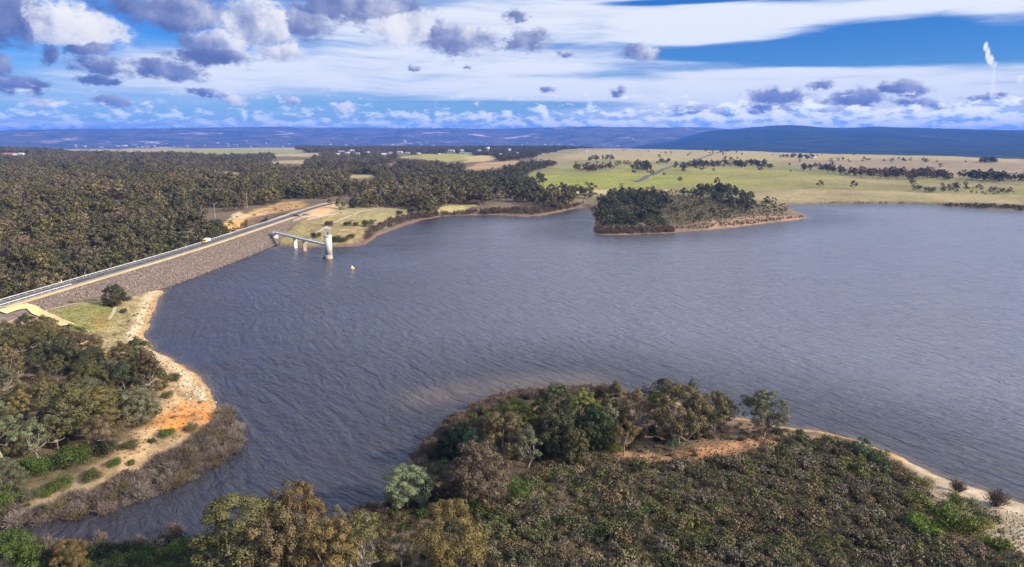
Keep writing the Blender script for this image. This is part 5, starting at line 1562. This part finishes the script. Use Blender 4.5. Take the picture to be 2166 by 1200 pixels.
first = np.argsort(np.where(seen, hd/np.sqrt(hr), 1e9))[:290]
HL = ['brown', 'grey-brown', 'dull green', 'olive-brown', 'yellow-green', 'bright green', 'dark green']
hz_ = ground(hp[:, 0], hp[:, 1])
for i in first:
    shrub(hp[i, 0], hp[i, 1], hr[i], hr[i]*random.uniform(.8, 1.25), random.choice(heath_m), ht[i], ('large ' if hr[i] > 1.1 else 'small ' if hr[i] < .8 else '')+HL[kind_h[i]]+' heath shrub '+('beside the gum trees at the bottom' if hp[i, 0] < 10 else 'at the middle of the bottom edge' if hp[i, 0] < 32 else 'in the heath below the sandy shore'), 'shrub', 'heath shrubs of the near peninsula', 'heath_shrub')
mask = np.ones(len(hp), bool); mask[first] = False
heath_c = proto_collection('heath_shrubs', heath_m)
n = int(mask.sum())
scatter('heath', heath_c, len(heath_m), np.c_[hp, hz_-.05][mask], np.c_[np.zeros((n, 2)), rng.uniform(0, 6.28, n)], np.stack([hr, hr*rng.uniform(.85, 1.15, len(hp)), hr*rng.uniform(.8, 1.25, len(hp))], 1)[mask], ht[mask])

# sparse low shrubs on open ground
lowp, lowt, lowr = [], [], []
for pts, sp, tints, r0, r1 in [
        ([(1240, 968), (1400, 945), (1560, 925), (1700, 920), (1780, 940), (1650, 960), (1450, 990), (1330, 990)], 2.6, ('heathbrown', 'heathgrey', 'heathgreen', 'sage', 'straw'), .25, 1.3),
        ([(1330, 880), (1480, 885), (1640, 905), (1740, 930), (1560, 935), (1340, 930)], 1.5, ('heathbrown', 'rust', 'heathgrey', 'dark'), .35, 1.0),
        ([(1930, 1010), (2000, 1040), (2080, 1075), (2166, 1110), (2200, 1180), (2080, 1150), (1980, 1100)], 2.3, ('heathbrown', 'drygrey', 'heathgreen', 'sage', 'straw'), .25, 1.2),
        ([(200, 735), (320, 640), (335, 690), (310, 730), (350, 775), (320, 790), (230, 765)], 1.5, ('straw', 'sage', 'heathgrey', 'sage', 'straw', 'heathgreen'), .2, .7),
        ([(190, 990), (260, 945), (340, 880), (420, 845), (440, 880), (380, 920), (300, 965), (220, 1000)], 4.2, ('sage', 'drygrey', 'straw', 'grey', 'heathgreen'), .25, 1.1),
        ([(0, 1050), (100, 1035), (200, 1000), (290, 960), (285, 1000), (208, 1040), (80, 1075), (0, 1088)], 1.9, ('heathgreen', 'bright', 'dry', 'heathgreen'), .4, 1.1),
        ([(0, 985), (130, 958), (215, 945), (250, 930), (200, 985), (100, 1000), (0, 1010)], 2.2, ('heathgreen', 'dark', 'heathbrown'), .4, 1.2),
        ([(0, 690), (160, 700), (330, 780), (330, 880), (250, 930), (0, 985)], 2.4, ('dark', 'heathgreen', 'heathbrown', 'brown'), .5, 1.4),
        ([(600, 512), (650, 466), (760, 440), (870, 446), (800, 490), (770, 515), (640, 519)], 11.0, ('heathgreen', 'olive', 'dry'), .3, 1.1),
        ([(425, 505), (480, 478), (540, 440), (640, 424), (640, 440), (560, 470)], 9.0, ('dark', 'olive', 'heathgreen'), .4, 1.4)]:
    q = fill(pts, sp, 2500, 1.2); q = q[fbm(q[:, 0], q[:, 1], 7.0, 3, 54)+rng.normal(0, .10, len(q)) > .50]; lowp.append(q); lowr.append(rng.uniform(r0, r1, len(q)))
    lowt.append(np.array([TINT[k] for k in tints])[rng.integers(0, len(tints), len(q))]*rng.uniform(.75, 1.15, (len(q), 1)))
lowp, lowr, lowt = np.concatenate(lowp), np.concatenate(lowr), np.concatenate(lowt)
n = len(lowp)
scatter('undergrowth', heath_c, len(heath_m), np.c_[lowp, ground(lowp[:, 0], lowp[:, 1])-.05], np.c_[np.zeros((n, 2)), rng.uniform(0, 6.28, n)], np.stack([lowr, lowr, lowr*rng.uniform(.7, 1.1, n)], 1), lowt)

# ---- drowned and dry brush along the shores
BR = [([(-80, 1092), (0, 1086), (110, 1072), (208, 1044), (285, 1002), (396, 945), (455, 903), (474, 868), (492, 885), (512, 930), (503, 955), (455, 992), (405, 1022), (330, 1050), (240, 1088), (120, 1110), (0, 1120), (-80, 1128)], 1.2, ('dry', 'dry', 'drygrey', 'heathbrown'), 'bare grey-brown shrub in the brush band along the left creek shore', 1.0, 1.9),
      ([(868, 1000), (895, 940), (950, 890), (1000, 860), (1060, 838), (1140, 828), (1300, 822), (1310, 832), (1140, 842), (1070, 852), (1000, 885), (950, 925), (905, 975), (885, 1010)], 1.25, ('rust', 'rust', 'dry'), 'bare red-brown shrub along the creek side of the headland', .9, 1.6),
      ([(20, 1180), (140, 1160), (300, 1148), (420, 1155), (500, 1140), (620, 1130), (780, 1085), (850, 1050), (870, 1065), (780, 1110), (600, 1140), (430, 1172), (300, 1165), (140, 1178)], 2.2, ('dry', 'dry', 'rust', 'drygrey'), 'bare pinkish brown shrub on the near creek bank', .9, 1.7)]
dp, dt_, dr, dl_ = [], [], [], []
for pts, sp, tints, lb, r0, r1 in BR:
    q = fill(pts, sp, 5000, -3.2 if 'left' in lb else -1.6)
    dp.append(q); dr.append(rng.uniform(r0, r1, len(q))); dl_ += [lb]*len(q)
    dt_.append(np.array([TINT[k] for k in tints])[rng.integers(0, len(tints), len(q))]*rng.uniform(.75, 1.2, (len(q), 1)))
dp, dr, dt_ = np.concatenate(dp), np.concatenate(dr), np.concatenate(dt_)
dz = np.maximum(ground(dp[:, 0], dp[:, 1]), -.3)
o_ = np.argsort(np.hypot(dp[:, 0], dp[:, 1])/dr+np.where(np.abs(dp[:, 0]/np.maximum(dp[:, 1], 1)) > .76, 1e6, 0)); first = set(o_[:270].tolist())
def brush_label(i):
    lum = dt_[i].sum(); px_ = 1083+FPX*dp[i, 0]/(dp[i, 1]*math.cos(PITCH)+(CAM_H)*math.sin(PITCH))
    tone = 'pale' if lum > .46 else 'mid-toned' if lum > .33 else 'dark'
    size = 'large' if dr[i] > 1.45 else 'small'
    if 'left creek' in dl_[i]:
        where = 'near the left picture edge' if px_ < 150 else 'below the bright green bushes' if px_ < 300 else 'below the orange clay' if px_ < 430 else 'at the tip of the left bank'
        return '%s %s bare shrub in the grey brush band %s' % (size, tone, where)
    if 'headland' in dl_[i]:
        where = 'at the mouth of the creek' if px_ < 950 else 'by the dark trees of the headland' if px_ < 1060 else 'at the back of the headland'
        return '%s %s red-brown bare shrub on the shore %s' % (size, tone, where)
    return '%s %s pinkish bare shrub on the near creek bank' % (size, tone)


for i in first:
    dl_[i] = brush_label(i)
    o = shrub(dp[i, 0], dp[i, 1], dr[i], dr[i]*random.uniform(.8, 1.25), random.choice(twig_m), dt_[i], dl_[i], 'dead shrub', 'bare shrubs along the creek shores', 'bare_shrub')
    o.location.z = dz[i]-.05
rest = np.array([i for i in range(len(dp)) if i not in first])
twig_c = proto_collection('bare_shrubs', twig_m)
n = len(rest)
if n: scatter('dry_brush', twig_c, len(twig_m), np.c_[dp, dz-.05][rest], np.c_[np.zeros((n, 2)), rng.uniform(0, 6.28, n)], np.stack([dr, dr, dr*rng.uniform(.8, 1.25, len(dr))], 1)[rest], dt_[rest])
for px, py, w_, lb in ((372, 1138, 17, 'pinkish bare bush standing up at the near creek bank'), (212, 1150, 12, 'smaller pinkish bare bush left along the near creek bank'), (80, 1190, 30, 'wide grey bare bush in the bottom left corner'), (228, 1098, 16, 'pale grey drowned bush standing in the creek water'),
                       (2025, 1040, 13, 'dark bare bush on the beach'), (2108, 1070, 18, 'larger dark bare bush farther along the beach')):
    x_, y_, z_ = gat(px, py); r_ = w_*math.hypot(math.hypot(x_, y_), 62)/FPX
    o = shrub(x_, y_, r_, r_*1.3, random.choice(twig_m), np.array(TINT['dry'])*1.05, lb, 'dead shrub', None, 'bare_shrub'); o.location.z = max(z_, -.3)

# grass tussocks on the open banks
def tuft_mesh(seed):
    r_ = np.random.default_rng(seed); k = 26
    a = r_.uniform(0, 6.28, k); B = np.stack([np.cos(a), np.sin(a), 0*a], 1)*r_.uniform(0, .3, k)[:, None]
    T = B*2.6+np.array([0, 0, 1])*r_.uniform(.5, 1.1, k)[:, None]; s = np.stack([-np.sin(a), np.cos(a), 0*a], 1)*.09
    V = np.stack([B-s, B+s, T], 1).reshape(-1, 3)
    me = np_mesh('tuft', V, np.arange(3*k).reshape(k, 3)); me.materials.append(M_TWIG); set_var(me, r_.random(k)); return me


tuft_c = proto_collection('tufts', [tuft_mesh(600+k) for k in range(4)])
tp, tt = [], []
for pts, sp, c0_, c1_ in [([(100, 655), (240, 640), (335, 640), (330, 700), (310, 740), (360, 780), (250, 765), (165, 705)], .9, (.30, .25, .12), (.17, .20, .06)),
                          ([(1900, 1090), (1990, 1060), (2166, 1110), (2166, 1200), (1960, 1140)], .8, (.26, .23, .13), (.19, .20, .07)),
                          ([(1250, 965), (1700, 920), (1780, 940), (1400, 992)], .9, (.24, .16, .10), (.18, .15, .08)),
                          ([(210, 1000), (330, 880), (345, 760), (440, 825), (460, 870), (380, 930)], 1.2, (.36, .28, .16), (.2, .18, .08))]:
    q = fill(pts, sp, 4200, .8); tp.append(q); f_ = rng.random((len(q), 1)); tt.append(np.array(c0_)*f_+np.array(c1_)*(1-f_))
tp, tt = np.concatenate(tp), np.concatenate(tt); n = len(tp)
sc = rng.uniform(.25, .6, n)
scatter('grass', tuft_c, 4, np.c_[tp, ground(tp[:, 0], tp[:, 1])], np.c_[np.zeros((n, 2)), rng.uniform(0, 6.28, n)], np.stack([sc, sc, sc], 1), tt)

# stones on the shelves and beaches
sp_, ss_ = [], []
for pts, k_, s0, s1 in [([(300, 720), (330, 745), (400, 785), (440, 820), (465, 860), (440, 880), (380, 830), (320, 770)], 500, .12, .5), ([(330, 610), (352, 606), (388, 594), (350, 625), (325, 680), (305, 715), (298, 700), (318, 650)], 260, .12, .45),
                        ([(1980, 1035), (2080, 1060), (2166, 1090), (2166, 1160), (2060, 1110), (1990, 1070)], 420, .06, .35), ([(1900, 970), (2000, 1018), (2070, 1036), (1990, 1030)], 120, .05, .2),
                        ([(1420, 490), (1560, 478), (1700, 463), (1700, 458), (1560, 470), (1420, 482)], 150, .3, .9)]:
    P = np.array(gpoly(pts)); q = rng.uniform(P.min(0), P.max(0), (k_*5, 2)); q = q[inside(q[:, 0], q[:, 1], P)][:k_]; sp_.append(q); ss_.append(rng.uniform(s0, s1, len(q))**1.2)
sp_, ss_ = np.concatenate(sp_), np.concatenate(ss_); n = len(sp_)
pale_c = proto_collection('pale_stones', [rock_proto(20+k, M_PALESTONE) for k in range(6)])
scatter('rubble', pale_c, 6, np.c_[sp_, np.maximum(ground(sp_[:, 0], sp_[:, 1]), -.2)], rng.uniform(0, 6.28, (n, 3)), np.stack([ss_]*3, 1))

# ------------------------------------------------------------------ houses and sheds far off
M_WALL = mat_noise('pale_wall', (0.36, 0.34, 0.30), (0.48, 0.45, 0.41), 0.1, 0.9)
M_ROOF = {'grey': mat_noise('grey_roof', (0.30, 0.31, 0.33), (0.38, 0.39, 0.40), 0.1, 0.7), 'red': mat_noise('red_roof', (0.32, 0.10, 0.07), (0.42, 0.15, 0.10), 0.1, 0.8), 'green': mat_noise('green_roof', (0.07, 0.20, 0.16), (0.10, 0.27, 0.21), 0.1, 0.7),
          'white': mat_noise('white_roof', (0.46, 0.47, 0.48), (0.58, 0.58, 0.58), 0.1, 0.6), 'brown': mat_noise('brown_roof', (0.20, 0.15, 0.12), (0.28, 0.21, 0.17), 0.1, 0.8)}


def house(px, py, wpx, hpx, roof, label, group=None, name='house', depth=.7):
    x_, y_, z_ = gat(px, py); k = math.hypot(x_, y_)/FPX
    w_, h_ = wpx*k*.72, hpx*k*.72; d_ = w_*depth
    r = empty(name, (x_, y_, z_-.5), label, 'house' if name == 'house' else 'shed', group, rz=random.uniform(-.25, .25))
    MB().box((0, 0, h_*.3+.2), (w_, d_, h_*.6+.6)).build('wall', M_WALL, r)
    e_ = h_*.6+.5
    MB().add([(-w_*.54, -d_*.56, e_), (w_*.54, -d_*.56, e_), (w_*.54, d_*.56, e_), (-w_*.54, d_*.56, e_), (-w_*.4, 0, e_+h_*.4), (w_*.4, 0, e_+h_*.4)], [(0, 1, 5, 4), (1, 2, 5), (2, 3, 4, 5), (3, 0, 4), (3, 2, 1, 0)]).build('roof', M_ROOF[roof], r)
    for s_ in (-.28, .28):
        MB().box((w_*s_, -d_*.5-.03, h_*.32), (w_*.16, .06, h_*.22)).build('window', M_GLASS, r)
    return r


for px, py, w_, h_, rf, lb in HOUSES:
    house(px, py, w_, h_, rf, lb or rf+'-roofed house in the village beyond the forest', None if lb else 'houses of the village beyond the forest', 'shed' if lb and 'shed' in lb else 'house')
x_, y_, z_ = gat(1031, 326); k = math.hypot(x_, y_)/FPX
wt = empty('water_tank', (x_, y_, z_), 'white water tank on a brown tower beyond the forest', 'water tower')
MB().lathe((0, 0, 0), [(3*k, 0), (2.4*k, 10*k)], 16).build('tower', mat_noise('brown_brick', (0.20, 0.13, 0.09), (0.28, 0.19, 0.14), .2, .9), wt)
MB().lathe((0, 0, 0), [(4.6*k, 10*k), (4.8*k, 13*k), (4.2*k, 14.2*k)], 20).build('tank', M_WALL, wt)
# towns at the foot of the western range
tw = []
for k in range(80):
    a, b_ = random.choice([(165, 292), (270, 299), (290, 300), (330, 300), (470, 296), (500, 298), (560, 297), (690, 304), (1110, 300), (1180, 298), (1330, 300), (820, 302), (860, 303), (900, 304)])
    a += random.gauss(0, 30); b_ += random.gauss(0, 2.2)
    d_ = 12600.0+random.uniform(-700, 900); az_, el_ = azel(a, b_)
    x_, y_ = d_*math.sin(az_), d_*math.cos(az_)
    tw.append((x_, y_))
bmw = MB().box((0, 0, 8), (30, 22, 26)).mesh('wall', M_WALL)
bmr = MB().box((0, 0, 22.5), (32, 24, 3), taper=.6).mesh('roof', M_ROOF['white'])
dg = bpy.context.evaluated_depsgraph_get(); bpy.context.view_layer.update()
for x_, y_ in tw:
    hit, loc, *_ = bpy.data.objects['hills'].ray_cast(Vector((x_, y_, 2000)), Vector((0, 0, -1)))
    r = empty('town_building', (x_, y_, loc.z if hit else -50), 'pale building of the town at the foot of the range', 'building', 'town buildings at the foot of the range', random.uniform(-.5, .5))
    s_ = random.uniform(.5, 1.0); r.scale = (s_*random.uniform(.8, 2.6), s_, s_*random.uniform(.5, 1.0))
    link('wall', bmw, r); link('roof', bmr, r)
print('TREES', N_TREES[0], 'FOREST', nq, 'HEATH', len(hp), 'DRY', len(dp), 'TUFT', len(tp))
